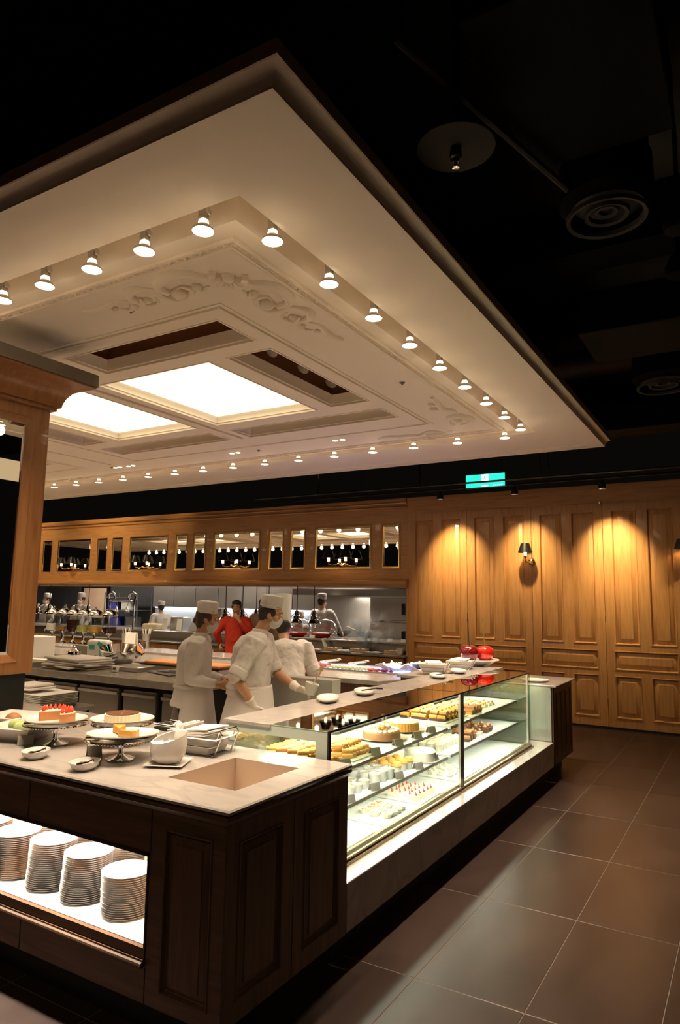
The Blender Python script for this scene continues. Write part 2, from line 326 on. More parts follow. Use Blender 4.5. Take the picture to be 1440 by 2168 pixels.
m.box(.003, .982, .002, .035, .03, .06); m.box(.003, .02, .002, .035, .03, 3.045); m.box(.965, .982, .002, .035, .03, 3.045)
protos = [('stile_frame', m)] + [('raised_panel', MB().add(*raised_panel(h, lambda u, v, d: (u, d, v)))) for h in ps]
boards = []
for k, x in enumerate(modx):
    if k == 0:
        for nm, mb in protos: o = mb.build(nm, 'oak_across' if False else 'oak', wall, world=False); o.location = (x, 0, 0); boards.append(o)
    else:
        for q in boards: o = q.copy(); COL.objects.link(o); o.location = (x, 0, 0)
m = MB(); m.box(-4.69, 2.3, YW-.004, YW+.03, 0, .028); m.build('kick_strip', 'black', wall)
m = MB()
for k, x in enumerate(modx[1:]):
    for zz in (2.6, 1.4, .3): m.box(x-.004, x+.004, YW-.004, YW+.01, zz, zz+.09)
m.build('hinge', 'brass', wall)
m = MB(); m.box(modx[3]-.03, modx[3]-.012, YW-.03, YW, 3.03, 3.06); m.tube([(modx[3]-.02, YW-.02, 3.02), (modx[3]-.02, YW-.02, 3.09)], .008); m.build('door_pivot', 'brass', wall)

# upper mirror wall
up_ = thing('wall_left', 'oak bulkhead with bevelled mirrors over the kitchen opening', 'wall', (-9, YW, 2), kind='structure'); del up_['category']
holes = []; kinds = []
for k in range(5):
    c = -5.915 - 2.3*k
    holes.append((c-.54, c+.54, 2.18, 2.88)); kinds.append('big')
    for s_ in (-1, 1): holes.append((c+s_*.915-.15, c+s_*.915+.15, 2.18, 2.88)); kinds.append('small')
holes = [h for h in holes if h[0] > -16.9]
m = MB(); P, F = holed((-17, -4.69, 2.0, 3.3), holes, wf); m.add(P, F); m.box(-17, -4.69, YW+.05, YW+.12, 2.0, 3.29); m.build('bulkhead_board', 'oak_across', up_)
m = MB(); m.box(-17, -4.7, YW-.03, YW+.02, 3.235, 3.3); m.tube([(-17, YW-.01, 3.16), (-4.7, YW-.01, 3.16)], .022, 10)
m.tube([(-17, YW-.035, 3.225), (-4.7, YW-.035, 3.225)], .02, 8); m.build('crown_moulding', 'oak_across', up_)
for h in holes:
    P, F = rings([inset(h, -.03, 0), inset(h, -.022, -.008), inset(h, -.006, -.004), inset(h, 0, .012)], wf, False)
    MB().add(P, F).build('mirror_frame', 'oak', up_)
    P, F = rings([inset(h, 0, -.006), inset(h, .0, -.008), inset(h, .012, -.006), inset(h, .016, .01)], wf, False); MB().add(P, F).build('brass_bead', 'brass', up_)
    P, F = rings([inset(h, .014, .012), inset(h, .032, .006)], wf); MB().add(P, F).build('mirror_glass', 'mirror', up_, smooth=False)
m = MB(); pr = [(0, 0), (.02, -.012), (.05, -.012), (.085, .01), (.1, .045), (.1, .075), (.085, .105), (.05, .122), (0, .13)]
P = [(x, YW-a, 1.872+z) for x in (-17, -4.69) for a, z in pr]; n = len(pr); m.add(P, [(i, i+1, n+i+1, n+i) for i in range(n-1)] + [tuple(range(n)), tuple(range(n, 2*n))]); m.build('beam_moulding', 'oak_across', up_, ang=60)
m = MB(); m.box(-17, -4.69, YW, YW+.3, 1.86, 2.0); m.build('beam_soffit', 'steel', up_)
# post at right of opening continues as wall end
MB().box(-4.72, -4.69, YW, YW+.3, 0, 2.0).build('opening_jamb', 'oak', up_)

# brass two-arm mirror sconces
def arm(m, x, y0, y1, z, side=0, dx=0):
    m.tube([(x, y0, z-.03), (x+dx*.25, y0-(y0-y1)*.35, z-.075), (x+dx*.7, y0-(y0-y1)*.8, z-.07), (x+dx, y1, z-.03), (x+dx, y1, z)], .007, 8)
def lamp_head(t, x, y, z, light_w, shade='black_metal'):
    MB().lathe([(.008, -.04), (.014, -.02), (.026, -.005), (.03, 0), (.026, .004)], (x, y, z), 16).build('candle_cup', 'brass', t)
    MB().lathe([(.0, .0), (.02, .004), (.02, .085), (.012, .09), (0, .1)], (x, y, z), 14).build('candle_bulb', 'candle_bulb', t)
    MB().lathe([(.105, .055), (.06, .19), (.057, .19), (.1, .055)], (x, y, z), 28, cap=False).build('lamp_shade', shade, t)
    MB().lathe([(.06, .184), (.0, .186)], (x, y, z), 20).build('shade_top', 'black_metal', t)
    light('POINT', 'sconce_bulb', V((x, y, z+.11))-V(t.location), light_w, (1, .6, .25), .02, parent=t)
wh = ['rightmost, over the steam ovens', 'second from the right', 'third from the right', 'furthest left in view']
for k in range(4):
    c = -5.915-2.3*k; t = thing('mirror_sconce', 'brass two-arm candle sconce with black shades on the wide mirror, %s' % wh[k], 'wall lamp', (c, YW, 2.27), group='brass sconces on the mirrors')
    m = MB(); m.lathe([(.0, 0), (.045, 0), (.04, .012), (.012, .03)], (c, YW+.005, 2.25), 20, axis=(0, -1, 0)); m.tube([(c, YW, 2.25), (c, YW-.13, 2.25)], .009)
    m.ell((c, YW-.13, 2.25), .02, .02, .02); m.build('back_plate', 'brass', t)
    m = MB()
    for s_ in (-1, 1):
        m.tube([(c, YW-.13, 2.25), (c+s_*.06, YW-.145, 2.225), (c+s_*.12, YW-.17, 2.23), (c+s_*.165, YW-.175, 2.25), (c+s_*.165, YW-.175, 2.28)], .007)
        for q in range(6): m.ell((c+s_*(.02+.025*q), YW-.135-.006*q, 2.243-.012*math.sin(q*.6)), .009, .009, .009, 8, 5)
        m.tube([(c+s_*.165, YW-.175, 2.28), (c+s_*.165, YW-.175, 2.18)], [.006, .001])
    m.build('arm', 'brass', t)
    for s_ in (-1, 1): lamp_head(t, c+s_*.165, YW-.175, 2.29, .9)
for x, l in ((-2.77, 'brass wall sconce with black shade on the oak wall above the cherries'), (-.74, 'brass wall sconce with black shade cut by the right picture edge')):
    t = thing('wall_sconce', l, 'wall lamp', (x, YW, 2.28), group='sconces on the oak wall')
    m = MB(); m.lathe([(.0, 0), (.05, 0), (.046, .014), (.015, .03)], (x+.05, YW, 2.24), 20, axis=(0, -1, 0)); m.build('back_plate', 'brass', t)
    m = MB(); m.tube([(x+.05, YW-.02, 2.24), (x+.05, YW-.1, 2.22), (x+.02, YW-.14, 2.225), (x, YW-.15, 2.27)], .009); m.tube([(x, YW-.15, 2.3), (x, YW-.15, 2.19)], [.008, .001]); m.build('arm', 'brass', t)
    lamp_head(t, x, YW-.15, 2.31, 1.6)

# black track and wall spots, exit sign
t = thing('ceiling_track', 'thin black lighting track in front of the oak wall', 'light track', (-2, 9.3, 3.3)); MB().box(-6.5, 2, 9.285, 9.315, 3.27, 3.30).build('rail', 'black_metal', t)
for x in (-6, -4.2, -2.4, -.6, 1.2): MB().box(x-.008, x+.008, 9.29, 9.31, 3.3, 4.4).build('hanger', 'black_metal', t)
t = thing('conduit', 'thin black conduit crossing in front of the exit sign', 'pipe', (-2, 8.93, 3.29)); MB().tube([(-7, 8.93, 3.285), (2, 8.93, 3.285)], .014).build('pipe', 'black_metal', t)
for x in (-5, -2.2, 1): MB().tube([(x, 8.93, 3.29), (x, 8.93, 4.4)], .006).build('hanger', 'black_metal', t)
for x, l, e in ((-3.87, 'leftmost black spotlight on the track in front of the oak wall', 130), (-2.76, 'middle black spotlight on the track, right of the exit sign', 105), (-1.608, 'rightmost black spotlight on the track before the oak wall', 160), (-.3, 'black spotlight on the track just outside the right edge', 80)):
    t = thing('track_spotlight', l, 'spotlight', (x, 9.3, 3.27), group='black wall spotlights')
    MB().lathe([(.02, .1), (.022, .07), (.045, .05), (.05, -.005), (.046, -.01), (.04, .02)], (x, 9.3, 3.15), 20, cap=False).build('shade', 'black_metal', t)
    MB().lathe([(.0, 0), (.038, .0)], (x, 9.3, 3.155), 20).build('lens', 'bulb', t); MB().tube([(x, 9.3, 3.24), (x, 9.3, 3.28)], .012).build('stem', 'black_metal', t)
    light('SPOT', 'spot_beam', (0, .0, -.13), e, (1, .76, .40), .03, rot=(math.radians(35), 0, 0), spot=64, blend=1.0, parent=t)
t = thing('exit_sign', 'green lit exit sign with white running figure hanging before the wall', 'exit sign', (-3.076, 9, 3.22))
MB().box(-3.36, -2.79, 8.99, 9.05, 3.215, 3.43).build('housing', 'black_metal', t); MB().box(-3.35, -2.80, 8.98, 8.99, 3.222, 3.40).build('lit_face', 'exit_green', t)
m = MB(); m.box(-3.125, -3.02, 8.972, 8.981, 3.30, 3.395); m.build('figure_panel', 'exit_white', t)
m = MB(); m.ell((-3.065, 8.97, 3.38), .009, .003, .009); m.tube([(-3.07, 8.97, 3.37), (-3.08, 8.97, 3.345)], .008, 6); m.tube([(-3.08, 8.97, 3.345), (-3.062, 8.97, 3.33), (-3.066, 8.97, 3.312)], .005, 6); m.tube([(-3.08, 8.97, 3.345), (-3.095, 8.97, 3.328), (-3.112, 8.97, 3.326)], .005, 6); m.tube([(-3.07, 8.97, 3.368), (-3.05, 8.97, 3.356)], .004, 6); m.tube([(-3.072, 8.97, 3.368), (-3.092, 8.97, 3.362)], .004, 6); m.build('running_figure', 'exit_green', t)
m = MB(); m.box(-3.12, -3.03, 8.972, 8.981, 3.232, 3.244)
for q in range(5): m.box(-2.96+.028*q, -2.945+.028*q, 8.972, 8.981, 3.232, 3.244)
m.build('lettering', 'exit_white', t)
m = MB(); m.tube([(-3.3, 9.02, 3.43), (-3.3, 9.02, 4.4)], .006); m.tube([(-2.85, 9.02, 3.43), (-2.85, 9.02, 4.4)], .006); m.build('hanging_rod', 'black_metal', t)

# ================================================================ CANOPY (suspended plaster ceiling)
ZC = 3.35; CX0, CX1, CY0, CY1 = -20.4, -1.284, 1.66, 7.68
can = thing('trim_1', 'suspended cream plaster canopy with coffers and mouldings', 'ceiling', (-10, 4.6, ZC), kind='structure'); del can['category']
cf = lambda u, v, d=0: (u, v, ZC+d)
GR = (-19.9, -1.785, 2.10, 6.76); GI = (-19.76, -1.92, 2.24, 6.60)
openings = []
for base in (0, -5.0, -10.0):
    for (a, b_) in ((-4.465, -3.30), (-5.87, -4.73)): openings.append(('sky', a+base, b_+base, 3.61, 5.04))
    openings += [('slot', -4.17+base, -2.745+base, 3.065, 3.435), ('slot', -6.42+base, -4.76+base, 3.065, 3.435), ('slot', -4.48+base, -2.75+base, 5.27, 5.59), ('slot', -6.42+base, -4.76+base, 5.27, 5.59)]
    openings += [('slot', -3.12+base, -2.745+base, 3.612, 5.01), ('slot', -6.45+base, -6.08+base, 3.61, 5.04)]
    openings.append(('line', -4.625+base, -4.575+base, 3.3, 5.62))
openings += [('line', -7.12, -7.07, 2.9, 6.0), ('line', -12.12, -12.07, 2.9, 6.0)]
m = MB()
P, F = holed((CX0, CX1, CY0, CY1), [GR], cf); m.add(P, F)
P, F = holed(GI, [o[1:] for o in openings], cf); m.add(P, F)
def walls(m, r, d, z0=0):
    P, F = rings([(*r, z0), (*r, d)], cf, False); m.add(P, F)
walls(m, GR, .13); walls(m, GI, .13); P, F = holed(GR, [GI], lambda u, v: cf(u, v, .13)); m.add(P, F)
m.add([(CX0+.3, CY0+.3, ZC+.3), (CX1-.3, CY0+.3, ZC+.3), (CX1-.3, CY1-.3, ZC+.3), (CX0+.3, CY1-.3, ZC+.3)], [(0, 1, 2, 3)])
m.build('canopy_plate', 'plaster', can, smooth=False)
def outb(r, e): return (r[0]-e, r[1]+e, r[2]-e, r[3]+e)
R0 = (CX0, CX1, CY0, CY1)
P, F = rings([(*R0, 0), (*outb(R0, .004), .006), (*outb(R0, .008), .025), (*outb(R0, .02), .042), (*outb(R0, .037), .052), (*outb(R0, .045), .056)], cf, False)
MB().add(P, F).build('cove_moulding', 'plaster_trim', can, ang=50)
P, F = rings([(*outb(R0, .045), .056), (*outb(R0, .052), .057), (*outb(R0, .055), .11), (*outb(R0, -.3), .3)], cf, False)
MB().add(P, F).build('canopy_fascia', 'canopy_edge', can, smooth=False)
P, F = rings([(*outb(R0, -.155), -.0), (*outb(R0, -.157), -.012), (*outb(R0, -.0), -.012), (*outb(R0, 0), 0)], cf, False)
MB().add(P, F).build('border_step', 'plaster_trim', can, smooth=False)
for kd, a, b_, c, d in openings:
    r = (a, b_, c, d)
    if kd == 'line':
        m = MB(); walls(m, r, .05); P, F = holed(r, [], lambda u, v: cf(u, v, .05)); m.add(P, F); m.build('shadow_groove', 'plaster', can, smooth=False); continue
    dp = .07 if kd == 'sky' else .09; ins = .04
    P, F = rings([(*outb(r, .012), 0), (*outb(r, .012), -.006), (*outb(r, .0), -.006), inset(r, 0, .012), inset(r, .012, .014), inset(r, .014, .03), inset(r, .03, dp-.02), inset(r, ins, dp)], cf, False)
    MB().add(P, F).build('coffer_frame', 'plaster_trim', can, ang=40)
    if kd == 'sky':
        P, F = holed(inset(r, ins, 0)[:4], [], lambda u, v: cf(u, v, dp)); MB().add(P, F).build('luminous_panel', 'skylight', can, smooth=False); continue
    P, F = rings([inset(r, ins, dp), inset(r, ins-.0, dp+.002), inset(r, ins-.03, dp+.003), inset(r, ins-.03, .285)], cf); MB().add(P, F).build('slot_shaft', 'shaft_brown', can, smooth=False)
    if a < -8: continue
    lx = (b_-a) > (d-c); n_ = 1 if lx else 3
    for q in range(n_):
        px, py = (b_-.13-.5*q, (c+d)/2+.05) if lx else ((a+b_)/2-.04, c+.32+.42*q)
        lt = MB().tube([(px, py, ZC+.13), (px+.01, py+.06, ZC+.2)], [.05, .036], 16).build('shaft_spotlight', 'black_metal', can); MB().lathe([(0, 0), (.046, 0), (.05, -.004), (.05, .008)], (px, py, ZC+.128), 18, axis=(-.1, -.6, -.7)).build('lamp_ring', 'dark_steel', lt)
        MB().tube([(px-.12, py, ZC+.2), (px+.03, py+.01, ZC+.17), (px+.12, py-.01, ZC+.22)], .012, 8).build('shaft_cable', 'chrome' if not lx else 'black_metal', lt)
# fine step lines
m = MB()
def frame_line(m, r, w_, h_, z0=0):
    P, F = rings([(*r, z0), (*r, -h_), (*inset(r, w_, -h_)[:4], -h_), (*inset(r, w_, z0)[:4], z0)], cf, False); m.add(P, F)
for base in (0, -5.0, -10.0):
    frame_line(m, (-6.62+base, -2.56+base, 2.88, 5.99), .02, .006); frame_line(m, (-6.58+base, -2.6+base, 2.92, 5.95), .012, .012)
m.build('panel_border', 'plaster_trim', can, smooth=False)
m = MB(); BR = (-19.67, -2.02, 2.345, 6.52)
frame_line(m, BR, .018, .016); frame_line(m, inset(BR, .06, 0)[:4], .014, .01); frame_line(m, inset(BR, .08, 0)[:4], .008, .006)
m.build('leaf_moulding', 'plaster_trim', can)
m = MB()                        # carved leaf relief running round the moulding
def leaf(m, c, ax, s_=1):
    c = V(c); ax = V(ax)
    sd = V((-ax.y, ax.x, 0))
    m.add([c-ax*.026-sd*.012*s_, c+ax*.004-sd*.017*s_, c+ax*.028+sd*.01*s_, c-ax*.006+sd*.015*s_, c+V((0, 0, -.018))], [(0, 1, 4), (1, 2, 4), (2, 3, 4), (3, 0, 4)])
r = inset(BR, .039, 0); k = 0
x = r[0]
while x < r[1]:
    for y in (r[2], r[3]): leaf(m, (x, y, ZC-.0005), (1, .0, 0), 1 if k % 2 else -1)
    x += .052; k += 1
y = r[2]
while y < r[3]:
    for x in (r[0], r[1]): leaf(m, (x, y, ZC-.0005), (0, 1, 0), 1 if k % 2 else -1)
    y += .052; k += 1
tag(m.build('leaf_relief', 'plaster_trim', can), kind='stuff')
# scroll ornaments in the canopy corners
near_st = [([(1.27, .13), (1.18, .16), (1.07, .15), (.99, .14), (.91, .19)], .022), ([(.88, .2), (.86, .12), (.8, .08), (.74, .09), (.67, .15)], .03),
           ([(.64, .2), (.62, .1), (.54, .06), (.46, .05), (.38, .08), (.33, .15), (.28, .2)], .034), ([(.64, .12), (.68, .2), (.65, .28), (.55, .28), (.49, .23), (.51, .18), (.57, .19)], .026),
           ([(.42, .2), (.44, .26), (.38, .25)], .02), ([(.83, .17), (.86, .24), (.79, .27), (.75, .21)], .018), ([(.94, .22), (1.0, .26), (1.05, .22)], .016)]
near_bl = [(.58, .23, .05), (.44, .22, .032), (.81, .21, .03), (.95, .24, .03), (1.07, .2, .024)]
far_st = [([(.13, 1.28), (.15, 1.12), (.18, .93), (.12, .85), (.12, .75)], .026), ([(.26, .6), (.19, .66), (.11, .64), (.07, .49), (.14, .36), (.24, .33)], .034), ([(.24, 1.12), (.17, 1.05)], .024), ([(.28, .98), (.18, .93)], .026), ([(.30, .46), (.18, .44)], .024),
          ([(1.22, .16), (1.08, .22), (.96, .17), (.86, .17), (.75, .13), (.63, .22), (.55, .18), (.5, .1), (.4, .14)], .024), ([(1.02, .12), (.95, .1)], .02), ([(.7, .1), (.6, .08), (.52, .06)], .022)]
far_bl = [(.2, .53, .05), (.3, .38, .03), (.8, .1, .03)]
def ornament(st, bl, mapf, both):
    m = MB()
    for sw in ((0, 1) if both else (0,)):
        for pts, rad in st:
            P = []
            for i in range(len(pts)-1):
                for q in range(5):
                    t_ = q/5; p0, p1, p2, p3 = pts[max(i-1, 0)], pts[i], pts[i+1], pts[min(i+2, len(pts)-1)]
                    cr = [.5*((2*p1[z])+(-p0[z]+p2[z])*t_+(2*p0[z]-5*p1[z]+4*p2[z]-p3[z])*t_*t_+(-p0[z]+3*p1[z]-3*p2[z]+p3[z])*t_**3) for z in (0, 1)]; P.append(cr)
            P.append(list(pts[-1]))
            P = [V((*mapf(*(p if not sw else p[::-1])), ZC)) for p in P]; nn = len(P)
            m.tube(P, [rad*(.35+.65*math.sin(pi*min(1, .12+i/(nn-1)))) if i < nn-1 else rad*.3 for i in range(nn)], 8, fix=(0, 0, 1), sy=1.25)
        for u, v, rr in bl: m.ell((*mapf(*((u, v) if not sw else (v, u))), ZC), rr, rr, rr*.9, 12, 6)
    if both:
        cc = mapf(.215, .215); sx_ = 1 if mapf(1, 0)[0] > mapf(0, 0)[0] else -1
        for q in range(7): a = .45*(q-3)+pi/4; m.ell((cc[0]+sx_*.075*math.cos(a), cc[1]+.075*math.sin(a), ZC-.004), .045, .02, .03, 10, 6, Matrix.Rotation(a if sx_ > 0 else pi-a, 3, 'Z'))
        for d_ in (-.06, .06): m.obox((cc[0]-d_, cc[1]-sx_*d_*-1, ZC-.008), .07, .035, .045, rz=sx_*pi/4)
        m.ell((*cc, ZC), .04, .04, .04, 12, 6)
    return m.build('scroll_ornament', 'plaster_trim', can, ang=70)
ornament(near_st, near_bl, lambda u, v: (-2.09-u, 2.43+v), True); ornament(near_st, near_bl, lambda u, v: (-19.6+u, 2.43+v), True)
ornament(far_st, far_bl, lambda u, v: (-2.09-u, 6.44-v), False); ornament(far_st, far_bl, lambda u, v: (-19.6+u, 6.44-v), False)
for x, y in ((-3.1, 2.7), (-2.27, 4.7), (-4.8, 6.15), (-7.2, 6.1)): 
    t = thing('ceiling_sensor', 'tiny round sprinkler head on the canopy, %s' % {-3.1: 'left of the near scroll ornament', -2.27: 'halfway along the right side', -4.8: 'near the far edge', -7.2: 'far edge, left'}[x], 'sprinkler', (x, y, ZC)); MB().lathe([(.022, -.002), (.018, -.008), (.006, -.012), (.008, -.02), (0, -.022)], (x, y, ZC), 12).build('head', 'dark_steel', t)
for k, x in enumerate((-3.72, -5.15, -6.9, -7.15)):
    t = thing('recessed_downlight', 'small twin recessed downlight in the canopy, %s' % ['first from the far right corner', 'second from the far right corner', 'third from the far right corner', 'fourth, furthest left'][k], 'downlight', (x, 6.15, ZC))
    for s_ in (-.045, .045): MB().lathe([(0, -.001), (.026, -.002)], (x+s_, 6.15, ZC-.001), 14).build('lens', 'bulb', t)
    MB().box(x-.09, x+.09, 6.11, 6.19, ZC-.001, ZC+.0).build('bezel', 'plaster_trim', t)

# track lamps on the canopy
def canopy_lamp():
    t = thing('canopy_lamp', '', 'spotlight', (0, 0, 0), group='white reflector lamps round the canopy')
    MB().lathe([(.049, 0), (.052, .004), (.050, .008), (.034, .024), (.022, .034)], seg=20, cap=False).build('reflector', 'lamp_white', t)
    MB().lathe([(0, .004), (.047, .003)], seg=20).build('lens', 'bulb', t)
    MB().lathe([(.021, .034), (.024, .040), (.022, .05), (.016, .056), (0, .057)], seg=14).build('glowing_neck', 'neck', t)
    m = MB(); m.lathe([(.018, .054), (.019, .066), (.015, .074)], seg=14); m.obox((.0, -.016, .085), .034, .003, .06); m.obox((.0, .016, .085), .034, .003, .06)
    for q in (-.01, 0, .01): m.obox((q, 0, .095), .004, .026, .045)
    m.lathe([(0, 0), (.014, 0), (.014, .006), (0, .006)], (.03, .0, .085), 12, axis=(1, 0, 0)); m.obox((0, 0, .155), .03, .03, .08); m.obox((0, 0, .195), .06, .05, .008); m.build('bracket', 'lamp_white', t)
    light('SPOT', 'lamp_beam', (0, 0, -.02), LAMPW, (1, .76, .52), .04, spot=96, blend=1.0, parent=t)
    light('POINT', 'lamp_spill', (0, 0, -.05), SPILL, (1, .74, .46), .05, parent=t)
    return t
LAMPW, SPILL = 60, .28
L0 = canopy_lamp(); first = True; pos = []
for k in range(9): pos.append((-1.81, 2.374+.494*k, 'on the right-hand side of the canopy, %s from the near corner' % ORD[k]))
for k in range(46): pos.append((-2.03-.371*k, 2.15, 'on the near side of the canopy, %s from the near corner' % (ORD+['twenty-%s' % o for o in ORD[6:9]]+['thirtieth']+['thirty-%s' % o for o in ORD[:9]]+['fortieth']+['forty-%s' % o for o in ORD[:9]])[k]))
for k in range(21): pos.append((-2.045-.4985*k, 6.58, 'on the far side of the canopy, %s from the far right corner' % ORD[k]))
for x, y, l in pos:
    lab = 'lit white lamp ' + l
    if first: L0.location = (x, y, 3.28); L0['label'] = lab; first = False
    else: dup(L0, (x, y, 3.28), 0, lab)

# ================================================================ FOREGROUND SCREEN (oak framed mirror on the left)
XS = -3.98; t = scr = thing('mirror_screen', 'tall oak framed mirror screen standing on the counter at the left edge', 'screen', (XS, 2.3, .9))
sf = lambda u, v, d=0: (XS-d, u, v)
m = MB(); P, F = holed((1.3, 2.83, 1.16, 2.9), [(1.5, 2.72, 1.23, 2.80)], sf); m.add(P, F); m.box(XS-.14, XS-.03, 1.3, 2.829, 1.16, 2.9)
m.box(XS-.14, XS-.0005, 2.8, 2.83, 1.16, 2.9); m.build('oak_frame', 'screen_oak_dimmed', t)
P, F = rings([(1.5, 2.72, 1.23, 2.80, 0), (1.505, 2.715, 1.235, 2.795, -.006), (1.53, 2.69, 1.26, 2.77, .006), (1.55, 2.67, 1.28, 2.75, .02)], sf, False); MB().add(P, F).build('frame_moulding', 'screen_oak_dimmed', t)
P, F = rings([(1.55, 2.67, 1.28, 2.75, .02), (1.57, 2.65, 1.3, 2.73, .014)], sf); MB().add(P, F).build('mirror_glass', 'mirror', t, smooth=False)
prof = [(0, 2.875), (.03, 2.876), (.03, 2.9), (.05, 2.9), (.055, 2.93), (.07, 2.97), (.10, 3.01), (.15, 3.04), (.2, 3.055), (.2, 3.066)]
m = MB(); P = []; F = []
for e, z in prof: P += [(XS+e, 1.3, z), (XS+e, 2.83+e, z), (XS-.14-e, 2.83+e, z), (XS-.14-e, 1.3, z)]
for i in range(len(prof)-1):
    for k in range(3): F.append((4*i+k, 4*i+k+1, 4*i+5+k, 4*i+4+k))
m.add(P, F); m.add([P[-4], P[-3], P[-2], P[-1]], [(0, 1, 2, 3)]); m.build('crown_cove', 'screen_oak_dimmed', t, ang=50)
MB().box(XS-.35, XS+.21, 1.3, 3.04, 3.066, 3.15).build('top_band', 'dark_steel', t)
MB().box(XS-.13, XS-.02, 1.35, 2.80, .905, 1.16).build('plinth', 'black_metal', t)

# ================================================================ NEAR COUNTER
nc = thing('dessert_counter', 'dark oak dessert counter with pale marble top nearest the camera', 'counter', (-2.8, 2.4, 0))
XR, YF = -1.66, 2.01
HOLE = (-2.15, -1.785, 2.207, 2.65)
def top_slab(name, rect, hole, z1, th, parent, mt='marble'):
    m = MB(); e = .006
    P, F = rings([(*inset(rect, .012, 0)[:4], z1-th), (*rect, z1-th+e), (*rect, z1-e), (*inset(rect, e, 0)[:4], z1)], lambda u, v, d: (u, v, d), hole is None); m.add(P, F)
    if hole is not None:
        P, F = holed(inset(rect, e, 0)[:4], [hole], lambda u, v: (u, v, z1)); m.add(P, F)
    P, F = holed(inset(rect, .012, 0)[:4], [hole] if hole else [], lambda u, v: (u, v, z1-th)); m.add(P, F)
    return m.build(name, mt, parent, smooth=False)
ct = top_slab('marble_top', (-4.6, -1.63, 1.985, 2.86), HOLE, .9, .022, nc)
MB().box(-4.6, -2.46, 2.86, 3.10, .878, .9).build('marble_back_strip', 'marble', nc)
m = MB(); P, F = rings([(*HOLE, .9), (*inset(HOLE, .0, 0)[:4], .735)], lambda u, v, d: (u, v, d)); m.add(P, F); m.build('waste_well', 'well_stone', nc, smooth=False)
m = MB(); rr = (-4.6, -1.655, 2.005, 2.85)
P, F = rings([(*rr, .878), (*outb(rr, .018), .874), (*outb(rr, .02), .862), (*outb(rr, .008), .85), (*outb(rr, .0), .84)], lambda u, v, d: (u, v, d), False); m.add(P, F); m.build('edge_moulding', 'dark_oak_across', nc)
fy = lambda u, v, d=0: (u, YF+d, v)
m = MB(); P, F = holed((-4.6, XR, .145, .845), [(-4.4, -2.034, .30, .672), (-1.955, -1.72, .2, .78)], fy); m.add(P, F); m.build('front_board', 'dark_oak_across', nc, smooth=False)
P, F = raised_panel((-1.955, -1.72, .2, .78), fy, .6); MB().add(P, F).build('corner_panel', 'dark_oak', nc)
for x in (-2.03, -2.78, -3.5):
    for a, b_ in ((.678, .84), (.145, .268)): MB().box(x-.002, x+.002, YF-.0015, YF+.01, a, b_).build('joint_line', 'black', nc)
# niche rail
m = MB(); m.box(-4.4, -2.034, YF-.012, YF+.02, .272, .30); m.tube([(-4.4, YF-.012, .283), (-2.034, YF-.012, .283)], .011, 10); m.box(-4.4, -2.034, YF-.004, YF+.02, .3, .337); m.build('niche_rail', 'dark_oak_across', nc)
m = MB(); m.box(-4.4, -2.034, YF-.003, YF+.012, .664, .678); m.box(-2.042, -2.032, YF-.003, YF+.012, .3, .678); m.build('niche_frame', 'black_metal', nc)
# niche interior
MB().box(-4.4, -2.0, YF+.015, 2.70, .322, .3405).build('niche_shelf', 'tray_white', nc)
m = MB(); m.box(-4.4, -2.0, 2.68, 2.7, .34, .84); m.box(-2.034, -2.0, YF+.015, 2.7, .34, .715); m.box(-4.4, -4.36, YF+.015, 2.7, .34, .84); m.box(-4.4, -2.0, 2.045, 2.7, .70, .72); m.build('niche_lining', 'oak', nc)
MB().box(-4.35, -2.06, 2.04, 2.06, .688, .698).build('niche_strip', 'strip_light', nc)
light('AREA', 'niche_lamp', (-.42, -.345, .683), 30, (1, .9, .74), 2.3, .03, rot=(math.radians(22), 0, 0), parent=nc)
# right side with two doors
fx = lambda u, v, d=0: (XR-d, u, v)
for k, (a, b_) in enumerate(((2.012, 2.438), (2.443, 2.874))):
    h = (a+.075, b_-.075, .22, .765)
    m = MB(); P, F = holed((a, b_, .15, .84), [h], fx); m.add(P, F); m.box(XR-.02, XR-.001, a, b_, .15, .2); m.box(XR-.02, XR-.0005, a, a+.01, .15, .84); m.box(XR-.02, XR-.0005, b_-.01, b_, .15, .84)
    d = m.build('door', 'dark_oak', nc, smooth=False); P, F = raised_panel(h, fx, .6); MB().add(P, F).build('raised_panel', 'dark_oak', d, world=True)
MB().box(-2.0, XR-.022, 2.045, 2.87, .145, .62).build('cabinet_carcass', 'black', nc, smooth=False)
MB().box(-4.6, -4.4, 2.03, 2.87, .145, .84).build('cabinet_carcass', 'black', nc); MB().box(-4.6, -2.0, 2.7, 2.87, .145, .84).build('back_panel', 'dark_oak', nc)
MB().box(-4.6, XR-.09, 2.09, 2.87, 0.0, .145).build('kick_plinth', 'black', nc)

# stacks of plates in the niche
def plate_mesh(r, h, name, m_, seg=28):
    t = MB().lathe([(0, .004), (r*.6, .004), (r*.68, .006), (r*.97, h), (r, h+.002), (r*.99, h+.0005), (r*.66, 0), (r*.3, 0), (0, 0.001)], seg=seg)
    return t.build(name, m_)
pl = plate_mesh(.105, .011, 'plate', 'porcelain'); first = True
stk = [(-2.32, 2.175, 20, .0083, 'rightmost front stack'), (-2.585, 2.175, 23, .0083, 'second front stack from the right'), (-2.82, 2.175, 24, .0083, 'third front stack from the right'), (-3.07, 2.175, 23, .0083, 'fourth front stack from the right'), (-3.32, 2.175, 24, .0083, 'fifth front stack, at the picture edge')]
stk += [(-2.36, 2.45, 24, .0083, 'rightmost rear stack'), (-2.62, 2.45, 25, .0083, 'second rear stack from the right'), (-2.9, 2.45, 25, .0083, 'third rear stack from the right'), (-3.17, 2.45, 26, .0083, 'fourth rear stack from the right')]
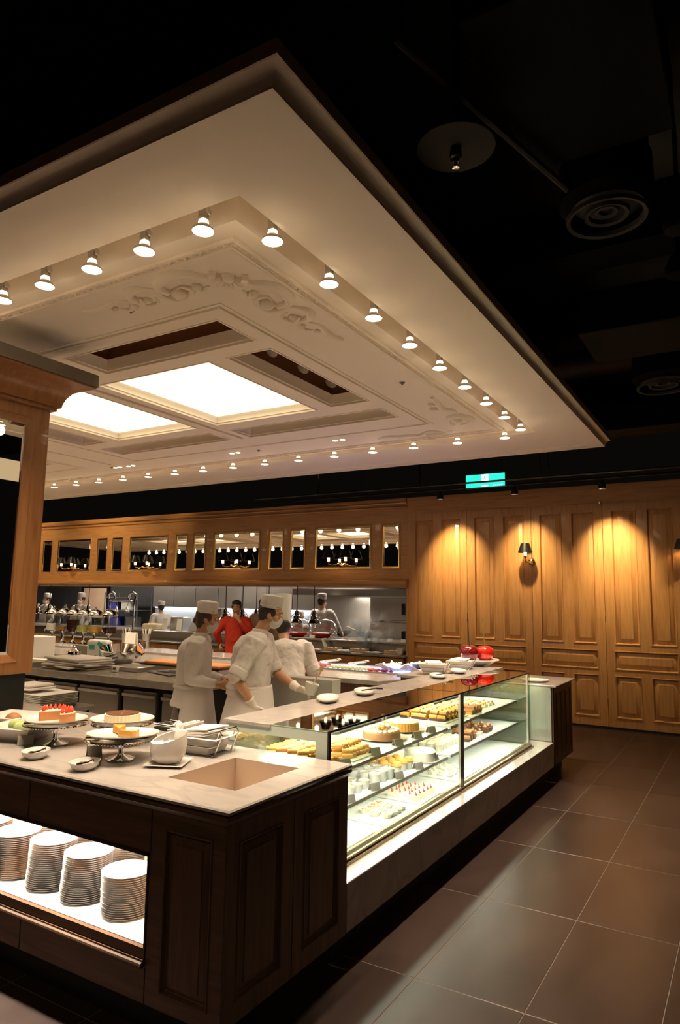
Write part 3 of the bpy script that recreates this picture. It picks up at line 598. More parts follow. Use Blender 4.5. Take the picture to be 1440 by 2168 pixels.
for x, y, n, dz, nm in stk:
    lean = random.uniform(-.0007, .0007); ly = random.uniform(-.0002, .0006)
    for k in range(n):
        o = pl if first else pl.copy()
        if not first: COL.objects.link(o)
        first = False; o.location = (x+lean*k+random.uniform(-.0012, .0012), y+ly*k+random.uniform(-.0012, .0012), .3407+dz*k)
        tag(o, 'white plate, %s from top, %s' % (ORD[n-1-k], nm), 'plate', 'white plates stacked in the lit niche')

# ================================================================ DISPLAY CASE
dc = thing('display_case', 'long lit glass pastry display case on a marble plinth', 'display case', (-2.1, 4.8, 0))
ZL = .365
MB().box(-2.44, -1.66, 2.88, 6.685, .15, ZL).build('marble_plinth', 'marble', dc, smooth=False, bevel=.004)
MB().box(-2.4, -1.75, 2.88, 6.7, 0, .15).build('kick_plinth', 'black', dc)
MB().box(-2.40, -1.83, 2.93, 6.33, ZL, .39).build('case_floor', 'milk_glass', dc)
G0, G1, GM = 2.9, 6.36, 4.683; XG = -1.78; ZT = 1.02
MB().box(-2.44, -2.13, 2.894, 6.685, 1.0, 1.021).build('marble_top', 'marble', dc, smooth=False, bevel=.003)
for a, b_ in ((G0, GM-.004), (GM+.004, G1)):
    MB().box(XG-.008, XG, a, b_, .385, ZT-.008).build('front_glass', 'case_glass', dc, smooth=False)
    MB().box(-2.13, XG, a, b_, ZT-.008, ZT).build('top_glass', 'green_glass', dc, smooth=False)
m = MB(); m.box(XG-.004, XG+.004, 2.9, 6.36, ZT-.004, ZT+.003)
for y in (GM,): m.box(XG-.016, XG+.002, y-.005, y+.005, .385, ZT+.002); m.box(-2.155, XG, y-.004, y+.004, ZT-.01, ZT+.001)
m.build('glass_edge', 'black_metal', dc)
m = MB(); m.box(XG-.002, XG+.02, 2.88, 6.38, ZL, .378); m.box(XG-.01, XG+.006, 2.88, 6.38, .378, .392); m.box(XG-.045, XG-.025, 2.9, 6.36, .39, .402); m.build('base_rail', 'bronze', dc, bevel=.002)
m = MB()
for y in (GM-.02, GM+.02, G1-.02): m.box(XG-.028, XG-.012, y-.006, y+.006, .39, ZT-.01)
m.build('upright', 'steel', dc)
# near end panel with frosted border
m = MB(); P, F = holed((-2.425, XG, .365, 1.0), [(-2.36, -1.86, .42, .965)], lambda u, v: (u, 2.9, v)); m.add(P, F); P, F = holed((-2.425, XG, .365, 1.0), [(-2.36, -1.86, .42, .965)], lambda u, v: (u, 2.908, v)); m.add(P, F); m.box(-2.13, XG, 2.9, 2.908, 1.0, 1.018); m.build('frosted_border', 'grey_frit', dc, smooth=False)
MB().box(-2.36, -1.86, 2.902, 2.907, .42, .965).build('end_glass', 'case_glass', dc, smooth=False)
MB().box(XG-.01, XG+.002, 2.896, 2.91, .365, ZT).build('corner_edge', 'black_metal', dc)
MB().box(-2.425, XG, 6.36, 6.368, .365, 1.012).build('end_glass', 'green_glass', dc, smooth=False)
m = MB()
for y in (2.93, 3.78, 4.66, 4.71, 5.5, 6.33): m.box(-2.42, -2.40, y-.015, y+.015, .39, 1.0)
m.box(-2.42, -2.4, 2.92, 6.34, .975, 1.0); m.build('rear_frame', 'steel', dc)
for a, b_ in ((2.95, 3.8), (3.77, 4.64), (4.73, 5.52), (5.49, 6.31)): MB().box(-2.415, -2.409, a, b_, .39, .975).build('sliding_door', 'green_glass', dc, smooth=False)
shelf_n = ['upper', 'lower']
for k, z in enumerate((.77, .575)):
    for a, b_ in ((2.94, 4.655), (4.71, 6.33)):
        s_ = MB().box(-2.39, -1.895, a, b_, z-.01, z).build('shelf', 'milk_glass', dc, smooth=False)
        MB().box(-1.895, -1.885, a, b_, z-.016, z+.002).build('shelf_rail', 'steel', s_)
        MB().box(-1.93, -1.90, a+.02, b_-.02, z-.016, z-.0105).build('light_strip', 'strip_light', s_)
        light('AREA', 'shelf_lamp', (-1.93+2.1, (a+b_)/2-4.8, z-.02), 2.8, NEUT, .03, b_-a-.08, parent=dc)
MB().box(-2.27, -2.23, 2.95, 4.65, .985, .996).build('light_strip', 'strip_light', dc); MB().box(-2.27, -2.23, 4.72, 6.32, .985, .996).build('light_strip', 'strip_light', dc)
for a, b_ in ((2.94, 4.65), (4.71, 6.33)): light('AREA', 'case_lamp', (-2.2+2.1, (a+b_)/2-4.8, .982), 7, NEUT, .05, b_-a-.08, rot=(0, math.radians(-18), 0), parent=dc)

# far end cabinet
ec = thing('end_cabinet', 'dark oak end cabinet with marble top closing the far end of the display case', 'cabinet', (-1.9, 7.0, 0))
MB().box(-2.42, XR-.004, 6.72, 7.49, .15, .86).build('body', 'dark_oak', ec, smooth=False)
MB().box(-2.42, XR-.02, 6.700, 6.72, .36, .862).build('polished_side', 'steel', ec)
top_slab('marble_top', (-2.45, -1.63, 6.69, 7.52), None, .882, .022, ec)
for a, b_ in ((6.74, 7.1), (7.11, 7.47)):
    h = (a+.07, b_-.07, .22, .8); m = MB(); P, F = holed((a, b_, .15, .86), [h], fx); m.add(P, F); d = m.build('door', 'dark_oak', ec, smooth=False); P, F = raised_panel(h, fx, .6); MB().add(P, F).build('raised_panel', 'dark_oak', d)
MB().box(-2.4, -1.76, 6.72, 7.4, 0, .15).build('kick_plinth', 'black', ec)

# ================================================================ KITCHEN BEHIND THE OPENING
kb = thing('wall_right', 'grey steel clad kitchen back wall seen through the opening', 'wall', (-10, 13, 0), kind='structure'); del kb['category']
MB().box(-18, -4.4, 13, 13.1, 0, 2.7).build('wall_board', 'kitchen_wall', kb, smooth=False); MB().box(-4.45, -4.35, 10.25, 13, 0, 2.7).build('side_wall', 'kitchen_wall', kb, smooth=False)
MB().box(-18, -4.4, 10.2, 13, 2.7, 2.75).build('kitchen_ceiling', 'kitchen_wall', kb, smooth=False)
MB().box(-18, -17.9, 10, 13, 0, 2.7).build('side_wall', 'kitchen_wall', kb, smooth=False)
x = -12.75
while x < -8.0:
    MB().box(x+.008, x+.692, 12.3, 12.4, 1.42, 2.6).build('steel_panel', 'steel', kb, smooth=False, bevel=.004); x += .7
MB().box(-12.75, -7.9, 12.4, 12.44, .9, 1.42).build('backsplash', 'backsplash', kb, smooth=False)
MB().box(-12.7, -8, 12.33, 12.38, 1.395, 1.418).build('light_strip', 'cool_strip', kb)
light('AREA', 'backsplash_lamp', (-.35, -.7, 1.39), 9, COOL, 4.5, .06, rot=(math.radians(12), 0, 0), parent=kb)
hd = thing('extractor_hood', 'dark steel extractor hood over the cooking line', 'hood', (-7, 12, 1.7))
m = MB(); m.add([(-8.0, 11.55, 1.78), (-4.5, 11.55, 1.78), (-4.5, 12.9, 1.78), (-8.0, 12.9, 1.78), (-7.6, 11.9, 2.5), (-4.5, 11.9, 2.5), (-4.5, 12.9, 2.5), (-7.6, 12.9, 2.5)], [(0, 3, 2, 1), (4, 5, 6, 7), (0, 1, 5, 4), (1, 2, 6, 5), (2, 3, 7, 6), (3, 0, 4, 7)]); m.box(-8.02, -4.5, 11.53, 11.58, 1.74, 1.86); m.build('hood_body', 'dark_steel', hd, smooth=False)
for k in range(5): MB().box(-7.6+.62*k, -7.05+.62*k, 11.7, 12.1, 1.765, 1.785).build('filter', 'steel', hd)
ov = thing('steam_oven', 'tall stainless double steam oven with black handles', 'oven', (-5.4, 11.6, 0))
MB().box(-6.05, -4.5, 11.2, 12.2, 0, 1.74).build('body', 'steel', ov, smooth=False, bevel=.01)
for a, b_, c, d in ((-6.0, -5.28, 1.3, 1.7), (-6.0, -5.28, .82, 1.26), (-5.24, -4.52, 1.3, 1.7), (-5.24, -4.52, .82, 1.26)):
    dd = MB().box(a, b_, 11.17, 11.199, c, d).build('door', 'steel', ov, smooth=False, bevel=.008); MB().box(b_-.09, b_-.05, 11.12, 11.17, c+.1, c+.3).build('handle', 'black_metal', dd)
MB().box(-6.0, -4.52, 11.15, 11.199, 1.27, 1.295).build('rail', 'chrome', ov)
rg = thing('cooking_range', 'low steel cooking range with black woks', 'stove', (-7, 11.9, 0)); MB().box(-8, -6.1, 11.65, 12.25, 0, .9).build('body', 'steel', rg, smooth=False, bevel=.01)
m = MB(); m.box(-8, -6.1, 12.26, 12.3, .9, 1.74); m.build('splash_plate', 'steel', rg)
for x in (-7.6, -7.0, -6.45): MB().lathe([(.14, 0), (.16, .0), (.16, .03), (.14, .03)], (x, 11.9, .9), 20, cap=False).build('burner_ring', 'black_metal', rg)
def wok(x, y, z, hx, l):
    t = thing('wok', l, 'pan', (x, y, z), group='black woks on the range'); MB().lathe([(0, 0), (.08, .01), (.16, .06), (.19, .11), (.185, .11), (.15, .065), (.07, .018), (0, .012)], (x, y, z), 24).build('bowl', 'black_metal', t); MB().tube([(x-.18*hx, y, z+.11), (x-.42*hx, y-.05, z+.2)], .014).build('handle', 'bamboo', t)
wok(-6.5, 11.9, .932, 1, 'black wok with wooden handle on the rightmost burner'); wok(-7.05, 11.9, .932, 1, 'black wok on the middle burner of the range')
pst = thing('wall_poster', 'pale orange framed poster on the kitchen wall behind a cook', 'poster', (-15.7, 12.9, 1.2)); MB().box(-16.15, -15.15, 12.94, 12.98, 1.05, 1.9).build('picture', 'poster', pst); m = MB(); m.add(*rings([(-16.2, -15.1, 1.0, 1.95, 0), (-16.2, -15.1, 1.0, 1.95, -.03), (-16.13, -15.17, 1.07, 1.88, -.03), (-16.13, -15.17, 1.07, 1.88, 0)], lambda u, v, d: (u, 12.95+d, v), False)); m.build('frame', 'black_metal', pst)
rk = thing('kitchen_rack', 'dark shelving rack against the blue-grey kitchen wall', 'rack', (-13.9, 12.4, 0))
for z in (.4, .9, 1.3, 1.62): MB().box(-14.4, -13.2, 12.2, 12.7, z, z+.02).build('shelf', 'steel', rk)
for x in (-14.4, -13.2):
    for y in (12.2, 12.68): MB().box(x, x+.02, y, y+.02, 0, 1.75).build('post', 'steel', rk)
for k, (x, z, mt) in enumerate(((-14.1, .92, 'blue_paper'), (-13.7, 1.32, 'white_plastic'), (-14.2, 1.32, 'blue_paper'), (-13.5, .92, 'steel'))):
    t = thing('storage_tub', '%s tub on the dark kitchen rack, %s' % ('blue' if mt == 'blue_paper' else 'pale' if mt == 'white_plastic' else 'steel', 'upper shelf' if z > 1 else 'middle shelf'), 'tub', (x, 12.4, z)); MB().box(x-.15, x+.15, 12.28, 12.52, z, z+.2).build('tub', mt, t, bevel=.01); MB().box(x-.16, x+.16, 12.27, 12.53, z+.2, z+.22).build('lid', mt, t)

# service counter standing in the opening
sv = thing('service_counter', 'long oak fronted service counter under the bulkhead with steel topped shelf', 'counter', (-10, 10, 0))
MB().box(-17.5, -4.70, 9.83, 10.72, .765, .80).build('lower_top', 'grey_stone', sv, smooth=False, bevel=.006)
MB().box(-17.5, -4.70, 10.25, 10.72, .80, .955).build('riser', 'steel', sv, smooth=False); MB().box(-17.5, -4.72, 10.12, 10.9, .955, .985).build('upper_shelf', 'marble', sv, smooth=False, bevel=.008)
MB().box(-17.5, -4.72, 9.89, 10.7, 0, .765).build('carcass', 'dark_oak', sv, smooth=False)
x = -4.73; q0 = None
while x > -15:
    if q0 is None: q0 = MB().box(-.43, -.005, -.02, 0, .12, .755).build('front_panel', 'oak', sv, world=False, bevel=.003); q = q0
    else: q = q0.copy(); COL.objects.link(q)
    q.location = (x+10, -.112, 0); x -= .435

# heat lamps hanging under the beam
def heat_lamp(x, l, g=None):
    t = thing('heat_lamp', l, 'heat lamp', (x, 9.75, 1.25), group='chrome heat lamps under the beam')
    MB().tube([(0, 0, .22), (0, 0, .63)], .007, 8).build('cord_sleeve', 'black', t, world=False)
    m = MB().lathe([(.11, 0), (.112, .012), (.085, .06), (.06, .075), (.058, .12), (.04, .13), (.035, .2), (.015, .22)], seg=24, cap=False); m.tube([(-.05, 0, .16), (-.12, 0, .1), (-.11, 0, .04)], .006); m.tube([(.05, 0, .16), (.12, 0, .1), (.11, 0, .04)], .006); m.build('shade', 'chrome', t, world=False)
    MB().lathe([(0, .01), (.04, .012), (.03, .06)], seg=14).build('lamp_bulb', 'candle_bulb', t, world=False); return t
hl = heat_lamp(-8.25, ''); q = 0
for x in (-8.25, -7.86, -7.55, -7.28, -6.68, -6.33, -13.66, -13.25, -12.72, -12.35, -11.98):
    lab = 'chrome heat lamp under the beam, %s' % ('%s from the right' % ORD[[-6.33, -6.68, -7.28, -7.55, -7.86, -8.25].index(x)] if x > -9 else 'above the drink jars, %s from the right' % ORD[[-11.98, -12.35, -12.72, -13.25, -13.66].index(x)])
    if q == 0: hl.location = (x, 9.75, 1.25); hl['label'] = lab
    else: dup(hl, (x, 9.75, 1.25), 0, lab)
    q += 1
t = thing('carving_lamp_stand', 'chrome carving station stand with two red heat lamps', 'heat lamp', (-11.33, 9.8+.3, .985)); y = 10.05
MB().tube([(-10.95, y, .99), (-10.95, y, 1.6)], .016, 10).build('post', 'chrome', t); MB().tube([(-11.7, y, 1.56), (-10.95, y, 1.56)], .02, 10).build('crossbar', 'chrome', t); MB().tube([(-11.68, y, .99), (-11.68, y, 1.6)], .012, 10).build('post', 'chrome', t)
for x in (-11.62, -11.0):
    MB().tube([(x-.12, y, 1.6), (x-.1, y, 1.7), (x, y, 1.74), (x+.08, y, 1.7), (x+.08, y, 1.6)], .022, 10).build('gooseneck', 'chrome', t)
for x in (-11.45, -11.13):
    MB().lathe([(.05, 0), (.052, .01), (.02, .09), (.01, .12)], (x, y-.02, 1.33), 18, cap=False).build('shade', 'chrome', t); MB().lathe([(0, -.01), (.025, 0), (.02, .05)], (x, y-.02, 1.33), 12).build('red_bulb', 'red_pan', t); MB().tube([(x, y, 1.44), (x, y, 1.56)], .006).build('stem', 'chrome', t)

# things on the service counter
t = thing('cream_cake', 'round golden cream cake on the service counter', 'cake', (-10.73, 10.4, .985)); MB().lathe([(.21, 0), (.22, .01), (.22, .1), (.2, .12), (0, .125)], (-10.73, 10.4, .985), 26).build('sponge', 'cream', t); MB().lathe([(.205, .0), (.0, .012)], (-10.73, 10.4, 1.105), 24).build('glaze', 'bake_gold', t)
for k, (x, y) in enumerate(((-10.35, 10.35), (-9.93, 10.32))):
    t = thing('menu_card', 'white upright menu card on the service counter, %s' % ['right of the cake', 'left of the sign board'][k], 'card', (x, y, .985)); MB().obox((x, y, 1.105), .13, .008, .23, rx=-.12).build('card', 'card_white', t); MB().obox((x, y-.02, 1.0), .14, .05, .015).build('foot', 'card_white', t)
t = thing('sign_board', 'dark sloping board with two round logos and small cards', 'sign', (-9.35, 10.4, .985))
R_ = lambda u, v, d=0: (-9.35+u, 10.4+v*.35+d, .99+v)
m = MB(); m.add([R_(-.42, 0), R_(.36, 0), R_(.3, .46), R_(-.3, .46), R_(-.42, 0, .25), R_(.36, 0, .25), R_(.3, .46, .1), R_(-.3, .46, .1)], [(0, 1, 2, 3), (4, 7, 6, 5), (0, 4, 5, 1), (1, 5, 6, 2), (2, 6, 7, 3), (3, 7, 4, 0)]); m.build('board', 'card_grey', t, smooth=False)
for v in (.34, .22):
    MB().lathe([(0, .006), (.05, .006), (.05, 0)], R_(-.26, v, -.002), 20, axis=(0, -1, .35)).build('round_logo', 'card_white', t); MB().lathe([(.034, .0075), (.038, .0075)], R_(-.26, v, -.002), 20, axis=(0, -1, .35), cap=False).build('logo_ring', 'red_ink', t)
for u in (-.1, .05):
    for v in (.34, .22): MB().obox(R_(u, v, -.008), .1, .004, .055, rx=-.33).build('price_card', 'card_white', t); 
for u in (-.08, .08): MB().obox(R_(u, .1, -.008), .09, .004, .05, rx=-.33).build('small_plaque', 'canopy_edge', t)
# cold well box
t = thing('steel_bin', 'brushed steel perforated bin on the service counter before the white cook', 'container', (-10.2, 10.7, .985)); MB().box(-10.4, -10.05, 10.55, 10.8, .985, 1.25).build('bin', 'steel', t, bevel=.01)
def hot_dish(x, y, l):
    t = thing('braising_dish', l, 'pan', (x, y, .985), group='red dishes with glass domes')
    MB().lathe([(.1, 0), (.17, .03), (.215, .075), (.22, .08), (.205, .075), (.16, .04), (0, .03)], (x, y, .985), 26).build('dish', 'red_pan', t)
    MB().lathe([(.15, .012), (.155, .02), (.15, .05), (0, .055)], (x, y, .985+.02), 20).build('sauce', 'jelly_red', t)
    m = MB(); m.lathe([(.21, 0), (.205, .07), (.17, .15), (.11, .2), (0, .22)], (x+.02, y+.08, 1.09), 28, cap=False, axis=(0, .35, 1)); m.build('glass_dome', 'glass', t)
    m = MB(); m.lathe([(.212, -.004), (.216, 0), (.212, .006)], (x+.02, y+.08, 1.09), 28, cap=False, axis=(0, .35, 1)); m.tube([(x+.24, y, .99), (x+.25, y+.02, 1.15), (x+.2, y+.05, 1.22)], .008); m.build('chrome_rim', 'chrome', t)
hot_dish(-7.1, 10.4, 'red braising dish under a raised glass dome, the left one'); hot_dish(-6.58, 10.4, 'red braising dish under a raised glass dome, the right one')
for k, x in enumerate((-6.62, -5.95, -5.7, -5.4, -5.12, -4.88)):
    t = thing('dish_tag', 'small white dish tag on the upper shelf, %s from the right' % ORD[5-k], 'card', (x, 10.18, .985)); MB().obox((x, 10.17, 1.012), .085, .005, .052, rx=-.3).build('card', 'card_white', t); MB().box(x-.04, x+.04, 10.165, 10.2, .985, .992).build('foot', 'card_white', t)
for k, (x, y) in enumerate(((-6.13, 10.05), (-5.62, 10.06), (-5.0, 10.08))):
    t = thing('bamboo_steamer', 'round bamboo steamer on the lower counter, %s' % ['left one with lid leaning', 'middle one', 'right one beside the cup'][k], 'steamer', (x, y, .80), group='bamboo steamers')
    MB().lathe([(.15, 0), (.155, .0), (.155, .06), (.143, .06), (.143, .01)], (x, y, .80), 28, cap=False).build('hoop', 'bamboo', t); MB().lathe([(0, .02), (.142, .022)], (x, y, .8), 24).build('slat_base', 'bamboo', t)
    m = MB(); m.lathe([(.158, .02), (.16, .022), (.16, .03), (.158, .032)], (x, y, .8), 28, cap=False); m.build('band', 'crust', t)
    for q in range(5): a = q*1.25; MB().ell((x+.07*math.cos(a), y+.07*math.sin(a), .84), .03, .03, .022, 10, 6).build('bun', 'card_white', t)
t = thing('steamer_lid', 'bamboo steamer lid propped behind the left steamer', 'lid', (-6.36, 10.14, .8)); MB().obox((-6.33, 10.13, .9), .03, .12, .2, ry=-.45).build('lid', 'paper', t)
for k, (x, y) in enumerate(((-6.45, 9.92), (-5.85, 9.9), (-5.3, 9.91))):
    t = thing('tong_tray', 'small white tray with tongs on the lower counter, %s' % ['left', 'middle', 'right'][k], 'tray', (x, y, .80), group='tong trays'); MB().add(*rings([(-.15, .15, -.06, .06, 0), (-.17, .17, -.075, .075, .022), (-.16, .16, -.065, .065, .022), (-.14, .14, -.055, .055, .006)], lambda u, v, d: (x+u, y+v, .80+d))).build('tray', 'porcelain', t)
    m = MB(); m.tube([(x-.1, y-.01, .82), (x+.12, y+.01, .835)], .006); m.tube([(x-.1, y+.02, .82), (x+.12, y+.012, .835)], .006); m.build('tongs', 'chrome', t)
t = thing('white_cup', 'white cup at the right end of the lower counter', 'cup', (-4.86, 10.0, .8)); MB().lathe([(.035, 0), (.045, .01), (.052, .1), (.048, .1), (.04, .012), (0, .012)], (-4.86, 10.0, .8), 20).build('cup', 'porcelain', t)
# steam above the steamers
sm = bpy.data.materials.new('steam'); sm.use_nodes = True; nt = sm.node_tree; N = nt.nodes; Lk = nt.links; N.remove(N['Principled BSDF'])
vv = N.new('ShaderNodeVolumePrincipled'); vv.inputs['Color'].default_value = (.95, .93, .9, 1); vv.inputs['Anisotropy'].default_value = .2
tc = N.new('ShaderNodeTexCoord'); nz = N.new('ShaderNodeTexNoise'); nz.inputs['Scale'].default_value = 3.2; nz.inputs['Detail'].default_value = 4; nz.inputs['Distortion'].default_value = 1.2
mr = N.new('ShaderNodeMapRange'); mr.inputs[1].default_value = .5; mr.inputs[2].default_value = .75; mr.inputs[3].default_value = 0; mr.inputs[4].default_value = 38
gr = N.new('ShaderNodeTexGradient'); gr.gradient_type = 'SPHERICAL'; mp = N.new('ShaderNodeMapping'); mp.inputs['Scale'].default_value = (1/.5, 1/.2, 1/.42)
Lk.new(tc.outputs['Object'], nz.inputs['Vector']); Lk.new(tc.outputs['Object'], mp.inputs[0]); Lk.new(mp.outputs[0], gr.inputs[0]); mu = N.new('ShaderNodeMath'); mu.operation = 'MULTIPLY'
Lk.new(nz.outputs['Fac'], mr.inputs[0]); Lk.new(mr.outputs[0], mu.inputs[0]); Lk.new(gr.outputs[0], mu.inputs[1]); Lk.new(mu.outputs[0], vv.inputs['Density']); Lk.new(vv.outputs[0], N['Material Output'].inputs['Volume']); M['steam'] = sm
o = MB().ell((0, 0, 0), .5, .2, .42, 16, 10).build('steam_cloud', 'steam', world=False); o.location = (-5.52, 10.14, 1.2); tag(o, 'pale wisp of steam rising over the bamboo steamers', 'steam', kind='stuff')
light('SPOT', 'pass_lamp', (-5.5, 10.0, 1.85), 14, (1, .9, .75), .05, spot=110, blend=.8); light('SPOT', 'pass_lamp', (-7.0, 10.2, 1.85), 12, (1, .9, .75), .05, spot=110, blend=.8); light('SPOT', 'pass_lamp', (-9.6, 10.2, 1.85), 12, (1, .85, .65), .05, spot=120, blend=.8); light('SPOT', 'pass_lamp', (-12.2, 10.2, 1.85), 12, (1, .85, .65), .05, spot=120, blend=.8)

# ================================================================ BUFFET ISLAND (salad bar and drinks)
isl = thing('buffet_island', 'grey stone topped buffet island with oak base behind the chefs', 'counter', (-6, 6.5, 0))
poly = [(-11, 5.85), (-3.07, 5.85), (-2.79, 6.45), (-2.79, 7.2), (-11, 7.2)]
MB().prism(poly, .855, .9).build('stone_top', 'grey_stone', isl, smooth=False, bevel=.006)
MB().box(-10.9, -3.3, 6.0, 7.1, 0, .855).build('base', 'dark_oak', isl, smooth=False); MB().box(-3.25, -2.84, 6.55, 7.1, 0, .855).build('end_base', 'dark_steel', isl, smooth=False)
for k in range(8): MB().box(-10.8+.94*k, -9.9+.94*k, 7.1, 7.12, .1, .84).build('front_panel', 'oak', isl, smooth=False)
m = MB()
P, F = rings([(-4.7, -3.0, 6.45, 6.98, .902), (-4.7, -3.0, 6.45, 6.98, .915), (-4.67, -3.03, 6.48, 6.95, .915), (-4.67, -3.03, 6.48, 6.95, .905)], lambda u, v, d: (u, v, d)); m.add(P, F); m.build('bed_frame', 'steel', isl)
MB().box(-4.66, -3.04, 6.49, 6.94, .906, .909).build('ice_bed', 'blue_glow', isl)
MB().box(-10.2, -5.3, 6.62, 7.19, .9, .93).build('marble_step', 'marble', isl, smooth=False, bevel=.004)
def pieces(nm, lab, cat, grp, area, nx, ny, z, mt, sz, fn=None, jit=.3):
    x0, x1, y0, y1 = area; k = 0; t0 = None
    for j in range(ny):
        for i in range(nx):
            x = x0+(x1-x0)*(i+.5)/nx + random.uniform(-jit, jit)*(x1-x0)/nx; y = y0+(y1-y0)*(j+.5)/ny + random.uniform(-jit, jit)*(y1-y0)/ny
            if t0 is None: o = t0 = (fn() if fn else MB().ell((0, 0, sz[2]), *sz, 9, 6).build(nm, mt, world=False))
            else: o = t0.copy(); COL.objects.link(o)
            o.location = (x, y, z); o.rotation_euler = (0, 0, random.uniform(0, 6.3)); tag(o, lab + ', %s row, %s from left' % (ORD[j], ORD[i]), cat, grp)
pieces('tomato_wedge', 'red fruit piece on ice bed', 'fruit', 'red fruit row on the ice bed', (-4.55, -4.05, 6.5, 6.62), 12, 2, .909, 'straw', (.03, .02, .022))
pieces('stuffed_olive', 'olive green canape on ice bed', 'canape', 'green canapes on the ice bed', (-4.05, -3.5, 6.5, 6.64), 13, 3, .909, 'olive', (.022, .022, .014))
pieces('shrimp', 'pink shrimp on ice bed', 'shrimp', 'shrimps on the ice bed', (-3.55, -3.25, 6.48, 6.58), 8, 2, .909, 'jelly_red', (.026, .013, .014))
for k, (x, y) in enumerate(((-4.35, 7.07), (-3.97, 7.07), (-3.55, 7.07))):
    t = thing('garnish_dish', 'white boat dish with tongs behind the ice bed, %s' % ['left', 'middle', 'right'][k], 'dish', (x, y, .905), group='boat dishes behind the ice bed')
    MB().lathe([(0, 0), (.7, .0), (1, .3), (.98, .3), (.66, .08), (0, .06)], (x, y, .902), 24, sx=.2, sy=.08).xf(Matrix.Translation((x, y, .902)) @ Matrix.Diagonal((1, 1, .11, 1)) @ Matrix.Translation((-x, -y, -.902))).build('dish', 'porcelain', t)
    m = MB(); m.tube([(x-.08, y, .935), (x+.13, y+.01, .965)], .007); m.ell((x+.12, y, .96), .04, .025, .015, 10, 6); m.build('tongs', 'chrome', t)
t = thing('parchment_bed', 'crumpled white parchment glowing blue on the ice bed', 'paper', (-3.15, 6.72, .905)); m = MB(); n = 9; P = []; F = []
for j in range(n):
    for i in range(n): P.append((-3.42+.56*i/(n-1), 6.46+.5*j/(n-1), .915+(random.uniform(.03, .1) if i in (0, n-1) or j in (0, n-1) else random.uniform(0, .03))))
for j in range(n-1):
    for i in range(n-1): F.append((j*n+i, j*n+i+1, (j+1)*n+i+1, (j+1)*n+i))
m.add(P, F); o = m.build('sheet', 'paper', t, smooth=False); sd = o.modifiers.new('s', 'SOLIDIFY'); sd.thickness = .002
light('POINT', 'ice_lamp', (-3.16, 6.7, .955), 2.5, (.3, .4, 1), .03)
m = MB(); 
t = thing('mushroom_bowl', 'dark basket of white mushrooms on the parchment', 'basket', (-3.1, 6.78, .95)); MB().lathe([(.05, 0), (.1, .05), (.095, .05), (.04, .01)], (-3.1, 6.78, .94), 16).build('basket', 'black_metal', t)
for q in range(6): MB().ell((-3.1+.05*math.cos(q), 6.78+.05*math.sin(q), .99), .024, .024, .018, 8, 5).build('mushroom', 'card_white', t)

# drink jars
def jar(k, x, y, mt, lv, lb):
    t = thing('drink_jar', lb, 'drink dispenser', (x, y, .93), group='glass drink jars on chrome pedestals'); z = .93
    MB().lathe([(.075, 0), (.08, .006), (.03, .03), (.016, .06), (.016, .14), (.05, .17), (.1, .18), (.1, .185), (0, .186)], (x, y, z), 24).build('pedestal', 'chrome', t)
    MB().lathe([(.09, .186), (.105, .19), (.108, .4), (.1, .43), (.098, .43)], (x, y, z), 28, cap=False).build('glass_cylinder', 'glass', t)
    MB().lathe([(0, .19), (.1, .19), (.1, .19+lv), (0, .19+lv)], (x, y, z), 24).build('drink', mt, t)
    MB().lathe([(.106, .43), (.108, .44), (.103, .462), (.088, .49), (.06, .512), (.03, .522), (.008, .526), (.007, .54), (.015, .547), (.016, .558), (0, .568)], (x, y, z), 28).build('domed_lid', 'chrome', t)
    m = MB(); m.tube([(x, y-.1, z+.2), (x, y-.15, z+.2), (x, y-.155, z+.17)], .012); m.tube([(x, y-.13, z+.2), (x, y-.13, z+.235)], .008); m.build('tap', 'chrome', t)
jn = ['first from the left, with red fruit', 'second from the left, amber drink', 'third from the left, dark drink', 'fourth from the left, pale green drink', 'fifth from the left, orange drink', 'rightmost, dark red drink']
for k, (x, mt, lv) in enumerate(((-9.42, 'white_plastic', .1), (-9.18, 'juice_amber', .06), (-8.94, 'juice_dark', .17), (-8.70, 'juice_green', .09), (-8.45, 'juice_gold', .08), (-8.14, 'juice_dark', .08))): jar(k, x, 7.02, mt, lv, 'glass drink jar with domed chrome lid, '+jn[k])
for k, (x, y) in enumerate(((-7.75, 7.0), (-7.4, 7.05))):
    t = thing('straw_cup', 'steel cup full of straws and cutlery, %s' % ['left', 'right'][k], 'cup', (x, y, .93), group='steel cups by the drink jars'); MB().lathe([(.05, 0), (.07, .2), (.066, .2), (.046, .01), (0, .01)], (x, y, .93), 20).build('cup', 'steel', t)
    m = MB()
    for q in range(7): a = q*.9; m.tube([(x+.02*math.cos(a), y+.02*math.sin(a), .95), (x+.06*math.cos(a), y+.06*math.sin(a), 1.2)], .005, 6)
    tag(m.build('straws', 'card_white', t), kind='stuff')
t = thing('folded_menu', 'beige folded menu standing between the steel cups', 'card', (-7.56, 6.9, .93)); MB().obox((-7.56, 6.9, 1.04), .2, .01, .22, rx=-.1).build('cover', 'card_white', t); MB().obox((-7.56, 6.95, 1.04), .2, .01, .22, rx=.1).build('back_cover', 'card_white', t)
